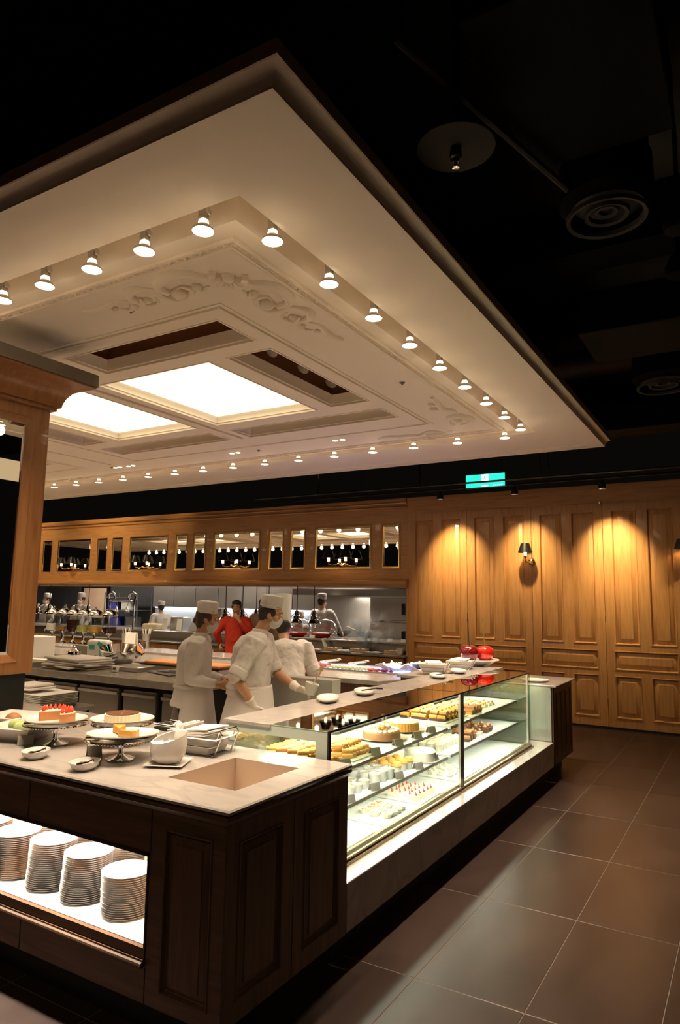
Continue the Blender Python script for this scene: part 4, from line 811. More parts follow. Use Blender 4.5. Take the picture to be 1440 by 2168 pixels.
for k, (x, y, r_, c_) in enumerate(((-9.75, 7.0, .14, 'red_pan'), (-10.0, 6.95, .1, 'bake_gold'))):
    t = thing('fruit_bowl', ['bowl of red fruit behind the leftmost drink jar', 'small bowl with yellow fruit at the oak screen edge'][k], 'bowl', (x, y, .93)); MB().lathe([(.05, 0), (r_, .06), (r_-.006, .06), (.045, .01), (0, .01)], (x, y, .93), 20).build('bowl', 'glass', t)
    for q in range(7): MB().ell((x+r_*.6*math.cos(q*.9), y+r_*.6*math.sin(q*.9), 1.0), .035, .035, .035, 8, 6).build('fruit', c_, t)

# ================================================================ MIDDLE WORK COUNTER
mc = thing('work_counter', 'grey stone work counter with steel fridge doors below', 'counter', (-6.5, 5, 0))
MB().box(-9.5, -4.2, 4.58, 5.68, .83, .9).build('stone_top', 'grey_stone', mc, smooth=False, bevel=.008)
MB().box(-9.4, -4.24, 4.66, 5.6, .0, .83).build('body', 'black_metal', mc, smooth=False)
for k, (a, b_) in enumerate(((-6.37, -5.76), (-5.72, -5.17), (-5.1, -4.68), (-4.6, -4.25), (-7.05, -6.42))):
    d = MB().box(a, b_, 4.61, 4.659, .18, .79).build('door', 'dark_steel', mc, smooth=False, bevel=.006); MB().box(a, b_, 4.59, 4.61, .735, .76).build('handle', 'steel', d)
z = .9
def tray(name, lab, x0, x1, y0, y1, z, mt, h=.02, rz=0, cat='tray'):
    t = thing(name, lab, cat, ((x0+x1)/2, (y0+y1)/2, z)); MB().add(*rings([(x0+.01, x1-.01, y0+.01, y1-.01, 0), (x0, x1, y0, y1, h), (x0+.008, x1-.008, y0+.008, y1-.008, h), (x0+.015, x1-.015, y0+.015, y1-.015, .005)], lambda u, v, d: (u, v, z+d))).build('tray', mt, t); t.rotation_euler.z = rz; return t
t = thing('folded_cloths', 'pile of folded grey cloths on the front of the work counter', 'cloth', (-6.05, 4.85, z))
for k in range(6): MB().obox((-6.1+random.uniform(-.04, .04), 4.87+random.uniform(-.03, .03), z+.01+.02*k), .62, .4, .018, rz=random.uniform(-.25, .25)).build('cloth', 'cloth', t, bevel=.006)
t = thing('mixing_bowl', 'large polished steel mixing bowl tilted on the work counter', 'bowl', (-5.95, 5.31, z)); MB().lathe([(0, 0), (.08, 0), (.16, .05), (.215, .14), (.225, .19), (.215, .19), (.15, .06), (0, .015)], (-5.95, 5.31, z+.01), 32, axis=(.12, -.1, 1)).build('bowl', 'chrome', t)
t = thing('small_steel_bowl', 'smaller steel bowl leaning in the large mixing bowl', 'bowl', (-5.74, 5.4, z+.12)); MB().lathe([(0, 0), (.05, 0), (.1, .05), (.13, .1), (.125, .1), (.09, .05), (0, .012)], (-5.72, 5.38, z+.12), 26, axis=(-.6, -.3, .8)).build('bowl', 'chrome', t)
t = tray('crumble_tart', 'long orange crumble tart on a dark baking tray beside the first chef', -5.6, -4.5, 5.25, 5.6, z+.045, 'black_metal', .015, cat='tart'); MB().box(-5.56, -4.54, 5.28, 5.57, z+.05, z+.085).build('crumble', 'orange_crumb', t, world=True, bevel=.012)
MB().box(-5.58, -4.52, 5.27, 5.58, z+.0, z+.045).build('stand', 'steel', t)
t = thing('steel_scale', 'flat steel kitchen scale with small clear display', 'scale', (-5.45, 5.05, z)); MB().box(-5.68, -5.3, 4.95, 5.2, z, z+.05).build('body', 'steel', t, bevel=.01); MB().box(-5.66, -5.57, 4.93, 4.951, z+.008, z+.045).build('display', 'card_grey', t)
t = thing('small_timer', 'small cream kitchen timer at the counter front', 'timer', (-5.5, 4.85, z)); MB().obox((-5.5, 4.85, z+.032), .075, .03, .062, rx=-.2).build('case', 'card_white', t, bevel=.006); MB().obox((-5.5, 4.833, z+.037), .04, .003, .022, rx=-.2).build('display', 'ink', t)
t = thing('baking_sheets', 'overlapping pale baking sheets beside the scale', 'tray', (-4.95, 5.1, z))
for k in range(3): MB().obox((-5.0+.12*k, 5.12+.05*k, z+.012+.013*k), .45, .3, .01, rz=-.3+.25*k).build('sheet', 'steel', t)
t = thing('blank_sign', 'plain grey upright sign on the work counter', 'sign', (-6.85, 5.5, z)); MB().obox((-6.85, 5.5, z+.085), .3, .008, .17, rx=-.1).build('plate', 'card_grey', t); MB().obox((-6.85, 5.53, z+.01), .3, .08, .012).build('foot', 'card_grey', t)
t = thing('clear_bag', 'clear plastic bag printed with teal patches', 'bag', (-6.5, 5.5, z)); MB().box(-6.68, -6.36, 5.44, 5.56, z, z+.25).build('bag', 'white_plastic', t, bevel=.03)
for k, (u, v) in enumerate(((-6.58, .17), (-6.44, .2), (-6.5, .03), (-6.42, .1))): MB().obox((u, 5.437, z+v), .09, .004, .05, ry=.5*k).build('teal_print', 'teal', t)
t = thing('paper_box', 'white carton beside the oak screen on the work counter', 'box', (-7.6, 5.5, z)); MB().box(-7.85, -7.45, 5.3, 5.6, z, z+.25).build('carton', 'card_white', t, bevel=.005); MB().box(-7.7, -7.6, 5.296, 5.3, z+.05, z+.1).build('sticker', 'bake_gold', t)
t = thing('blue_bordered_paper', 'flat white paper with blue border on the work counter', 'paper', (-7.2, 5.2, z)); MB().obox((-7.2, 5.2, z+.003), .7, .25, .004).build('sheet', 'card_white', t); MB().obox((-7.2, 5.12, z+.006), .6, .03, .003, rz=.05).build('border', 'blue_paper', t)
for k, (x, y) in enumerate(((-7.4, 4.9), (-6.75, 4.75))):
    t = thing('steel_tray', 'shallow steel tray at the left of the work counter, %s' % ['rear', 'front'][k], 'tray', (x, y, z)); MB().add(*rings([(-.22, .22, -.13, .13, 0), (-.24, .24, -.15, .15, .05), (-.232, .232, -.142, .142, .05), (-.21, .21, -.12, .12, .006)], lambda u, v, d: (x+u, y+v, z+d))).build('tray', 'steel', t)
t = thing('chrome_cloche', 'small chrome cover on the folded cloths', 'cover', (-6.35, 5.02, z+.12)); MB().lathe([(.07, 0), (.065, .03), (.03, .06), (.008, .065), (.012, .08), (0, .09)], (-6.35, 5.02, z+.125), 20).build('cover', 'chrome', t)
# side bench with stacked trays
bn = thing('side_bench', 'low pale steel bench left of the work counter doors', 'bench', (-5.4, 3.75, 0)); MB().box(-5.75, -4.85, 3.6, 4.1, .7, .73).build('top', 'steel', bn); MB().box(-5.7, -4.9, 3.64, 4.06, .45, .7).build('apron', 'steel', bn)
for x in (-5.7, -4.93):
    for y in (3.62, 4.03): MB().box(x, x+.03, y, y+.03, 0, .7).build('leg', 'steel', bn)
tt = None
for k in range(9):
    if tt is None: tt = MB().add(*rings([(-.25, .25, -.17, .17, 0), (-.27, .27, -.185, .185, .012), (-.26, .26, -.175, .175, .012), (-.245, .245, -.165, .165, .003)], lambda u, v, d: (u, v, d))).build('white_tray', 'white_plastic', world=False); o = tt
    else: o = tt.copy(); COL.objects.link(o)
    o.location = (-5.22+random.uniform(-.006, .006), 3.8, .731+.013*k); tag(o, 'flat white tray, %s from the bottom of the bench pile' % ORD[k], 'tray', 'white trays piled on the side bench')
t = thing('folded_towel', 'white folded towel on the pile of trays', 'towel', (-5.3, 3.8, .86)); m = MB()
m.obox((-5.32, 3.8, .871), .3, .26, .02); m.obox((-5.33, 3.8, .893), .28, .25, .022); m.build('towel', 'cloth', t, bevel=.01)
# steel trolley behind the display case
tr = thing('steel_trolley', 'plain pale grey trolley panel behind the display case', 'trolley', (-3.1, 4.9, 0)); MB().box(-3.5, -2.88, 4.72, 4.85, .2, 1.02).build('cabinet', 'trolley_grey', tr, smooth=False, bevel=.004)
for x in (-3.45, -2.93):
    for y in (4.745, 4.825): MB().box(x-.02, x+.02, y-.02, y+.02, 0, .2).build('leg', 'steel', tr)

# ================================================================ THINGS ON THE NEAR COUNTER
Z9 = .9
def cake_stand(x, y, h, r, lab, dark=False):
    t = thing('cake_stand', lab, 'cake stand', (x, y, Z9), group='chrome cake stands')
    MB().lathe([(0, 0), (.064, 0), (.066, .004), (.05, .012), (.024, .018), (.013, .03), (.011, .05), (.0105, h-.02), (.018, h-.008), (.03, h-.005)], (x, y, Z9), 28).build('pedestal', 'chrome', t)
    MB().lathe([(0, h-.008), (r*.9, h-.008), (r, h-.004), (r, h+.004), (r*.97, h+.002), (0, h)], (x, y, Z9), 44).build('top_plate', 'chrome', t)
    m = MB()
    for k in range(64): a = 2*pi*k/64; m.ell((x+r*math.cos(a), y+r*math.sin(a), Z9+h-.005), .004, .004, .004, 6, 4)
    tag(m.build('beaded_rim', 'chrome', t), kind='stuff'); return t
def dinner_plate(x, y, z, r, lab, tilt=(0, 0)):
    o = MB().lathe([(0, .003), (r*.62, .003), (r*.7, .008), (r*.98, .016), (r, .019), (r*.99, .014), (r*.68, 0), (0, 0)], seg=44).build('plate', 'porcelain', world=False); o.location = (x, y, z); o.rotation_euler = (tilt[0], tilt[1], 0); return tag(o, lab, 'plate', 'serving plates on the cake stands')
cake_stand(-3.09, 2.36, .105, .155, 'chrome cake stand under the strawberry tart, leftmost')
cake_stand(-2.565, 2.32, .098, .16, 'chrome cake stand under the lemon tart slices, nearest the bowls')
cake_stand(-2.83, 2.56, .105, .15, 'chrome cake stand behind, under the chocolate tart')
dinner_plate(-3.09, 2.36, Z9+.111, .152, 'white plate holding the strawberry tart'); dinner_plate(-2.555, 2.32, Z9+.104, .165, 'white plate with two lemon tart slices', (-.03, -.02)); dinner_plate(-2.83, 2.56, Z9+.111, .16, 'white plate holding the chocolate tart')
def wedge(m, c, r, a0, a1, z0, z1, n=10, gap=0):
    P = [(c[0], c[1])] + [(c[0]+r*math.cos(a0+(a1-a0)*k/n), c[1]+r*math.sin(a0+(a1-a0)*k/n)) for k in range(n+1)]; m.prism(P, z0, z1)
c = (-3.09, 2.36); zt = Z9+.115
for k, (a0, a1, off, lb) in enumerate(((math.radians(60), math.radians(245), (-.035, .01), 'left'), (math.radians(-40), math.radians(115), (.03, .0), 'right'))):
    cc = (c[0]+off[0], c[1]+off[1]); t = thing('strawberry_tart_half', '%s part of the glazed strawberry tart on the leftmost stand' % lb, 'tart', (*cc, zt))
    m = MB(); wedge(m, cc, .072, a0, a1, zt, zt+.042); m.build('sponge', 'tart_crumb', t); m = MB(); wedge(m, cc, .07, a0, a1, zt+.042, zt+.047); m.build('glaze', 'cream', t)
    for q in range(8):
        a = a0+(a1-a0)*(q+.5)/8; MB().lathe([(.004, 0), (.010, .004), (.009, .011), (.004, .022), (0, .026)], (cc[0]+.053*math.cos(a), cc[1]+.053*math.sin(a), zt+.048), 9, axis=(.15*math.cos(a*3), .15, 1)).build('strawberry', 'straw', t)
c = (-2.83, 2.56); t = thing('chocolate_tart', 'round chocolate tart with fluted crust on the rear stand', 'tart', (*c, zt))
P = [(0, zt), ]; m = MB(); n = 60; poly = [(c[0]+(.088+.003*(k % 2))*math.cos(2*pi*k/n), c[1]+(.088+.003*(k % 2))*math.sin(2*pi*k/n)) for k in range(n)]; m.prism(poly, zt, zt+.036); m.build('fluted_crust', 'cream', t, smooth=False)
MB().lathe([(0, .037), (.083, .037), (.084, .04), (0, .041)], (*c, zt), 36).build('chocolate_filling', 'choc', t)
m = MB()
for a in (0, pi/3, 2*pi/3): m.obox((*c, zt+.0415), .165, .0025, .001, rz=a+.2)
m.build('slice_marks', 'bake_brown', t)
for k, (x, y, rz, lb) in enumerate(((-2.61, 2.345, 2.4, 'left, pointed'), (-2.505, 2.30, .4, 'right, with browned crust'))):
    t = thing('lemon_tart_slice', '%s lemon tart slice on the front plate' % lb, 'tart', (x, y, Z9+.109)); z = Z9+.109
    P = [(0, 0), (.085, -.028), (.09, 0), (.085, .028)]; R = Matrix.Translation((x, y, 0)) @ Matrix.Rotation(rz, 4, 'Z') @ Matrix.Translation((-.045, 0, 0))
    MB().prism(P, z, z+.008).xf(R).build('base_crust', 'crust', t); MB().prism([(p[0]*.93+.002, p[1]*.9) for p in P], z+.008, z+.03).xf(R).build('lemon_filling', 'bake_gold', t); MB().prism([(.083, -.03), (.094, -.02), (.096, 0), (.094, .02), (.083, .03)], z, z+.034).xf(R).build('back_crust', 'crust', t)
def boat(x, y, rz, lab):
    t = thing('spoon_rest', lab, 'dish', (x, y, Z9), rz=rz, group='oval white spoon rests')
    o = MB().lathe([(0, .004), (.035, .004), (.06, .02), (.068, .036), (.071, .037), (.064, .018), (.04, 0), (0, 0)], seg=30, sx=1.05, sy=.85).build('dish', 'porcelain', t, world=False)
    m = MB(); m.tube([(-.03, .01, .018), (.02, -.01, .03), (.05, -.015, .045)], [.01, .007, .004], 8); m.tube([(-.03, -.01, .018), (.02, -.005, .032), (.05, -.01, .048)], [.01, .006, .004], 8); m.build('tongs', 'chrome', t, world=False); return t
boat(-2.90, 2.115, .5, 'oval white spoon rest with short steel tongs, left of the two'); boat(-2.54, 2.10, .3, 'oval white spoon rest with tongs, nearer the plate bowl')
def tent(x, y, rz, lab, w_=.075, h=.045, mt='card_grey', z=Z9):
    t = thing('label_holder', lab, 'label', (x, y, z), rz=rz, group='grey tented labels')
    MB().obox((0, -.012, h/2), w_, .003, h*1.05, rx=-.45).build('front_face', mt, t, world=False); MB().obox((0, .012, h/2), w_, .003, h*1.05, rx=.45).build('back_face', mt, t, world=False); return t
tent(-3.2, 2.27, .9, 'dark grey tented label left of the leftmost cake stand'); tent(-2.83, 2.39, 1.0, 'grey tented label standing before the rear cake stand', .065, .06); tent(-2.71, 2.29, 1.1, 'dark tented label beside the front cake stand foot', .065, .05)
t = thing('printed_card', 'printed white card in a stand at the left picture edge', 'card', (-3.42, 2.29, Z9)); MB().obox((-3.42, 2.29, Z9+.028), .1, .006, .055, rz=.3, rx=-.6).build('card', 'card_white', t); MB().obox((-3.42, 2.288, Z9+.04), .07, .002, .006, rz=.3, rx=-.6).build('text_line', 'ink', t); MB().obox((-3.42, 2.28, Z9+.026), .08, .002, .004, rz=.3, rx=-.6).build('text_line', 'red_ink', t); MB().obox((-3.42, 2.3, Z9+.004), .11, .05, .008, rz=.3).build('foot', 'black_metal', t)
def square_dish(x, y, z, s_, h, rz, lab, nm='square_dish'):
    t = thing(nm, lab, 'dish', (x, y, z), rz=rz); a = s_/2
    MB().add(*rings([(-a*.6, a*.6, -a*.6, a*.6, 0), (-a*.8, a*.8, -a*.8, a*.8, h*.5), (-a, a, -a, a, h), (-a*.97, a*.97, -a*.97, a*.97, h+.002), (-a*.76, a*.76, -a*.76, a*.76, h*.5), (-a*.56, a*.56, -a*.56, a*.56, .008)], lambda u, v, d: (u, v, d))).build('dish', 'porcelain', t, world=False, ang=60); return t
square_dish(-3.36, 2.36, Z9, .3, .07, .3, 'square white dish of green pastries left of the strawberry tart')
for k, (x, y, l) in enumerate(((-3.41, 2.37, 'left'), (-3.32, 2.34, 'middle'), (-3.33, 2.42, 'rear'))):
    t = thing('green_roll', 'pale green rolled cake in the square dish, %s' % l, 'pastry', (x, y, Z9+.03)); MB().lathe([(0, -.045), (.025, -.045), (.027, 0), (.025, .045), (0, .045)], (x, y, Z9+.06), 14, axis=(1, .3, 0)).build('roll', 'green_food', t)
square_dish(-3.68, 2.52, Z9, .28, .07, .25, 'second square white dish cut by the left picture edge', 'square_dish')
t = thing('brown_snack', 'small brown cakes in the square dish at the picture edge', 'cake', (-3.66, 2.5, Z9+.03)); MB().ell((-3.65, 2.5, Z9+.055), .05, .04, .03).build('cake', 'bake_brown', t)
# tilted bowl on square plate
t = thing('square_plate', 'small square white plate under the slanted bowl', 'plate', (-2.31, 2.37, Z9), rz=.45); MB().add(*rings([(-.055, .055, -.055, .055, 0), (-.088, .088, -.088, .088, .012), (-.086, .086, -.086, .086, .015), (-.055, .055, -.055, .055, .005)], lambda u, v, d: (u, v, d))).build('plate', 'porcelain', t, world=False, ang=60)
t = thing('slanted_bowl', 'deep white bowl with slanted rim filled with sugar sachets', 'bowl', (-2.31, 2.37, Z9+.007))
m = MB(); seg = 36; pr = [(.035, 0), (.06, .012), (.08, .045), (.083, .075), (.078, .115), (.073, .113), (.076, .07), (.055, .022), (0, .02)]
m.lathe(pr, seg=seg); m.v = [(x, y, z*(1+(.35*(y*.55+x*.25)/.083 if z > .03 else 0))) for x, y, z in m.v]; m.build('bowl', 'porcelain', t, world=False, ang=60)
for q in range(9): MB().obox((random.uniform(-.04, .04), random.uniform(-.04, .04), .085+random.uniform(-.006, .012)), .055, .035, .004, rz=random.uniform(0, 3), rx=random.uniform(-.3, .3)).build('sachet', 'paper', t, world=False)
# wire basket with napkins
t = thing('napkin_holder', 'white square porcelain bin of napkins in a chrome wire holder', 'napkin holder', (-2.37, 2.66, Z9), rz=.1)
MB().add(*rings([(-.085, .085, -.075, .075, .004), (-.105, .105, -.09, .09, .065), (-.155, .155, -.115, .115, .082), (-.15, .15, -.11, .11, .087), (-.1, .1, -.085, .085, .07), (-.08, .08, -.07, .07, .012)], lambda u, v, d: (u, v, d))).build('bin', 'porcelain', t, world=False, ang=60)
m = MB()
for y in (-.07, .07):
    m.tube([(.13, y, .07), (.15, y, .12), (.165, y, .1), (.12, y, .0), (.08, y, .003), (-.09, y, .003), (-.13, y, .06)], .0035, 6)
m.tube([(.15, -.07, .12), (.15, .07, .12)], .0035, 6); m.tube([(-.11, -.1, .045), (.125, -.1, .045), (.125, .1, .045), (-.11, .1, .045), (-.11, -.1, .045)], .003, 6); m.build('wire_frame', 'chrome', t, world=False)
for q in range(7): MB().obox((-.03+random.uniform(-.03, .03), random.uniform(-.01, .01), .087+.0045*q), .2, .17, .004, rz=random.uniform(-.12, .12), ry=-.07).build('napkin', 'paper', t, world=False)
for q in range(3): MB().obox((-.1+.02*q, 0, .11), .004, .16, .04, ry=.3*q-.3).build('napkin', 'paper', t, world=False)
t = thing('serving_tray', 'low black tray with chrome rail at the rear counter edge', 'tray', (-2.72, 2.99, Z9)); m = MB(); m.box(-2.98, -2.47, 2.93, 3.06, Z9, Z9+.015); m.build('tray', 'black_metal', t)
m = MB(); m.tube([(-2.98, 2.93, Z9+.03), (-2.47, 2.93, Z9+.03), (-2.47, 3.06, Z9+.03), (-2.98, 3.06, Z9+.03), (-2.98, 2.93, Z9+.03)], .007, 8); m.build('rail', 'chrome', t)
MB().lathe([(0, .0), (.05, 0), (.05, .02), (.02, .035), (0, .04)], (-2.85, 3.0, Z9+.015), 20).build('cover_knob', 'chrome', t)

# ================================================================ THINGS ON THE DISPLAY CASE TOP
ZD = 1.02
def oval_dish(x, y, rz, lab, tong=True):
    t = thing('oval_dish', lab, 'dish', (x, y, ZD), rz=rz, group='shallow oval white dishes on the case')
    MB().lathe([(0, .003), (.085, .003), (.125, .022), (.13, .026), (.126, .018), (.09, 0), (0, 0)], seg=34, sx=1.25, sy=.55).build('dish', 'porcelain', t, world=False)
    if tong:
        m = MB(); m.tube([(-.02, 0, .02), (.08, .01, .034)], .006); m.tube([(-.02, .012, .02), (.08, .02, .034)], .006); m.build('tongs', 'chrome', t, world=False); MB().obox((.1, .015, .036), .05, .018, .01).build('grip', 'black', t, world=False)
    return t
oval_dish(-2.325, 3.76, .5, 'shallow oval white dish nearest the chef on the case', False); oval_dish(-2.30, 4.19, .5, 'shallow oval white dish with black handled tongs, second on the case')
oval_dish(-2.29, 5.45, .5, 'oval white dish with tongs before the wire baskets'); oval_dish(-2.30, 5.93, .5, 'oval white dish beside the cherry stand', False)
for k, (x, y) in enumerate(((-2.50, 5.85), (-2.42, 6.3))):
    t = thing('bread_basket', 'white square bowl in a wire holder on the case, %s' % ['nearer one', 'farther one by the cherries'][k], 'basket', (x, y, ZD-.002), rz=.2, group='wire held bowls on the case'); t.scale = (.8, .8, .8)
    MB().add(*rings([(-.1, .1, -.08, .08, .005), (-.155, .155, -.12, .12, .095), (-.15, .15, -.115, .115, .098), (-.09, .09, -.07, .07, .02)], lambda u, v, d: (u, v, d))).build('bowl', 'porcelain', t, world=False, ang=60)
    m = MB()
    for yy in (-.09, .09): m.tube([(.13, yy, .08), (.155, yy, .12), (.165, yy, .09), (.11, yy, 0), (-.1, yy, 0), (-.15, yy, .08)], .004, 6)
    m.tube([(-.13, -.11, .05), (.13, -.11, .05), (.13, .11, .05), (-.13, .11, .05), (-.13, -.11, .05)], .003, 6); m.build('wire_frame', 'chrome', t, world=False)
    for q in range(4): MB().obox((random.uniform(-.04, .04), 0, .09+.008*q), .17, .15, .006, rz=random.uniform(-.4, .4), rx=.1).build('napkin', 'paper', t, world=False)
MB().box(-2.75, -2.44, 5.6, 6.685, .98, 1.0).build('rear_marble_ledge', 'marble', dc, smooth=False); MB().box(-2.72, -2.46, 5.62, 6.68, 0, .98).build('rear_ledge_base', 'dark_oak', dc, smooth=False)
t = thing('pedestal_dish', 'wide white pedestal dish holding two giant cherries', 'cake stand', (-2.42, 6.74, .882)); zz = .882
MB().lathe([(.11, 0), (.108, .004), (.09, .04), (.086, .11), (.1, .135), (.21, .19), (.23, .198), (.225, .203), (.15, .188), (0, .186)], (-2.42, 6.74, zz), 44).build('pedestal', 'porcelain', t)
def cherry(x, y, z, r, mt, st, lab, hgt):
    t = thing('giant_cherry', lab, 'ornament', (x, y, z)); MB().lathe([(0, .0), (r*.55, .004), (r*.9, r*.35), (r, r*.8), (r*.93, r*1.2), (r*.65, r*1.5), (r*.3, r*1.56), (r*.08, r*1.44), (0, r*1.42)], (x, y, z), 32).build('fruit', mt, t, ang=80)
    MB().tube([(x, y, z+r*1.35), (x-.005, y, z+r*1.5+hgt*.3), (x-.012, y, z+r*1.5+hgt*.75), (x-.016, y, z+r*1.5+hgt)], [.005, .0045, .0045, .008], 8).build('stem', st, t)
cherry(-2.47, 6.68, zz+.186, .095, 'cherry_dark', 'stem_dark', 'giant dark cherry with purple stem on the pedestal dish', .27); cherry(-2.36, 6.82, zz+.186, .092, 'cherry_red', 'stem_green', 'giant bright red cherry with green stem on the pedestal dish', .29)
dinner_plate(-1.9, 6.95, .882, .14, 'white oval plate lying on the far end cabinet')
# ================================================================ PASTRIES IN THE CASE
U, LW, BT = .7705, .5755, .3905
def board(x0, x1, y0, y1, z, lab, mt='tray_white', th=.008):
    o = MB().box(x0, x1, y0, y1, z, z+th).build('pastry_tray', mt, bevel=.003); return tag(o, lab, 'tray')
def grid(fn, nm, lab, cat, grp, x0, x1, y0, y1, z, nx, ny, jit=.12, rz=.15, layers=1, dz=0, r0=0):
    base = None
    for l in range(layers):
        for j in range(ny-(l % 2)):
            for i in range(nx-l//2):
                if base is None: o = base = fn()
                else: o = dup(base, (0, 0, 0)) if base.type == 'EMPTY' else base.copy()
                if o.name not in COL.objects: COL.objects.link(o)
                o.location = (x0+(x1-x0)*(i+.5)/nx+random.uniform(-jit, jit)*(x1-x0)/nx, y0+(y1-y0)*(j+.5+.4*(l % 2))/ny+random.uniform(-jit, jit)*(y1-y0)/ny, z+dz*l); o.rotation_euler = (0, 0, r0+random.uniform(-rz, rz)); tag(o, lab + (', %s layer' % ['bottom', 'second', 'third', 'fourth'][l] if layers > 1 else '') + ', %s row, %s from glass' % (ORD[j], ORD[nx-1-i]), cat, grp)
def bar_pastry(top, bot='cream', L=.062, W=.024, H=.021):
    def f():
        t = thing('bar_cake', '', 'cake'); m = MB(); m.tube([(-L/2, 0, H*.72), (L/2, 0, H*.72)], W*.42, 10, sy=.9); m.build('top_sponge', top, t, world=False); MB().box(-L/2+.002, L/2-.002, -W/2+.002, W/2-.002, 0, H*.6).build('filling', bot, t, world=False, bevel=.003); return t
    return f
def sq_pastry(a, b_, w_=.045, h=.03):
    def f():
        t = thing('square_cake', '', 'cake'); MB().box(-w_/2, w_/2, -w_/2, w_/2, 0, h*.7).build('base', a, t, world=False, bevel=.003); MB().lathe([(.3*w_, 0), (.34*w_, .3*h), (.1*w_, .6*h), (0, .7*h)], (0, 0, h*.7), 8).build('topping', b_, t, world=False); return t
    return f
board(-2.33, -1.92, 3.04, 3.34, U, 'white tray under the golden bar cakes at the near end'); board(-2.33, -1.92, 3.38, 3.68, U, 'white tray under the brown bar cakes, second along')
grid(bar_pastry('bake_gold', 'bake_brown'), 'bar_cake', 'golden bar cake, nearest upper pile', 'cake', 'golden bar cakes', -2.30, -1.95, 3.06, 3.33, U+.009, 5, 7, layers=4, dz=.021, r0=.6)
grid(bar_pastry('crust', 'bake_gold'), 'bar_cake', 'brown bar cake, second upper pile', 'cake', 'brown bar cakes', -2.30, -1.95, 3.40, 3.66, U+.009, 5, 7, layers=3, dz=.021, r0=.5)
for x, y, r, lb in ((-2.10, 4.06, .165, 'white plate under the chocolate cake in the case'), (-2.12, 4.40, .16, 'white plate under the caramel tart in the case')):
    tag(MB().lathe([(0, .003), (r*.6, .003), (r*.96, .012), (r, .013), (r*.65, 0), (0, 0)], (0, 0, 0), 36).build('plate', 'porcelain', world=False), lb, 'plate').location = (x, y, U)
t = thing('chocolate_cake', 'round chocolate cake topped with white cream blobs in the case', 'cake', (-2.10, 4.06, U+.005)); MB().lathe([(0, 0), (.122, 0), (.124, .006), (.122, .04), (.118, .045), (0, .046)], (-2.10, 4.06, U+.006), 36).build('cake', 'bake_brown', t)
for q in range(22): a = q*.2856; MB().ell((-2.10+.103*math.cos(a), 4.06+.103*math.sin(a), U+.056), .015, .015, .012, 8, 5).build('cream_blob', 'icing', t)
for q in range(9): MB().ell((-2.10+random.uniform(-.05, .05), 4.06+random.uniform(-.05, .05), U+.07+random.uniform(0, .015)), .018, .022, .016, 8, 5).build('cream_curl', 'bake_gold' if q % 3 == 0 else 'icing', t)
t = thing('caramel_tart', 'deep golden tart with glossy caramel top in the case', 'tart', (-2.12, 4.40, U+.005)); n = 72; m = MB(); m.prism([(-2.12+(.118+.003*(k % 2))*math.cos(2*pi*k/n), 4.40+(.118+.003*(k % 2))*math.sin(2*pi*k/n)) for k in range(n)], U+.006, U+.055); m.build('fluted_crust', 'bake_gold', t, smooth=False); MB().lathe([(0, 0), (.11, 0), (.113, .004), (.108, .002), (0, .0025)], (-2.12, 4.40, U+.0555), 36).build('caramel', 'crust', t)
board(-2.36, -1.95, 4.78, 5.24, U, 'pale tray of square cakes just past the mullion')
grid(bar_pastry('bake_gold', 'choc', .06, .05, .03), 'bar_cake', 'gold topped square cake past mullion', 'cake', 'square cakes past the mullion', -2.34, -1.96, 4.80, 5.22, U+.009, 5, 6, layers=2, dz=.03)
grid(bar_pastry('bake_brown', 'bake_gold', .07, .04, .028), 'bar_cake', 'layered brown slice, far upper shelf', 'cake', 'layered cake slices far upper shelf', -2.25, -1.93, 5.28, 5.52, U, 4, 4, layers=2, dz=.027)
grid(sq_pastry('cream', 'bake_gold', .04, .03), 'square_cake', 'small cream tart, far upper shelf', 'tart', 'cream tarts far upper shelf', -2.3, -1.96, 5.6, 5.95, U, 5, 5)
# lower shelf
def cup_pastry(body, top, r=.034, h=.05, dome=True):
    def f():
        t = thing('cup_dessert', '', 'dessert'); MB().lathe([(r*.75, 0), (r, h), (r*.93, h), (r*.7, .004), (0, .004)], seg=18).build('cup', body, t, world=False)
        (MB().lathe([(r*.9, h-.004), (r*1.05, h+.006), (r*.8, h+.024), (r*.3, h+.032), (0, h+.033)], seg=16) if dome else MB().lathe([(0, h-.008), (r*.93, h-.008)], seg=16)).build('filling', top, t, world=False); return t
    return f
board(-2.35, -1.92, 2.98, 3.36, LW, 'tray of yellow sponge blocks at the near lower shelf'); grid(sq_pastry('bake_gold', 'cream', .07, .06), 'square_cake', 'yellow sponge block, near lower shelf', 'cake', 'yellow sponge blocks', -2.33, -1.95, 3.0, 3.34, LW+.009, 4, 3)
grid(cup_pastry('porcelain', 'cream', .034, .045, False), 'cup_dessert', 'white custard ramekin beside sponge blocks', 'dessert', 'custard ramekins', -2.34, -1.94, 3.40, 3.66, LW, 5, 3)
grid(cup_pastry('porcelain', 'icing', .036, .06, False), 'cup_dessert', 'tall white cup dessert, lower shelf', 'dessert', 'white cup desserts', -2.34, -1.93, 3.70, 3.95, LW, 5, 3)
grid(cup_pastry('porcelain', 'bake_gold', .034, .045, True), 'cup_dessert', 'golden muffin in white cup, lower shelf', 'muffin', 'golden muffins in white cups', -2.3, -1.93, 3.99, 4.24, LW, 4, 3)
for k, (x, y, r) in enumerate(((-2.2, 4.36, .11), (-2.0, 4.46, .1))):
    t = thing('white_cake', 'round white iced cake on the lower shelf, %s' % ['rear', 'front'][k], 'cake', (x, y, LW)); MB().lathe([(0, 0), (r*1.25, .002), (r*1.25, .006), (0, .007)], (x, y, LW), 30).build('cake_board', 'porcelain', t); MB().lathe([(r, .007), (r, .06), (r*.92, .07), (0, .071)], (x, y, LW), 30).build('icing', 'icing', t)
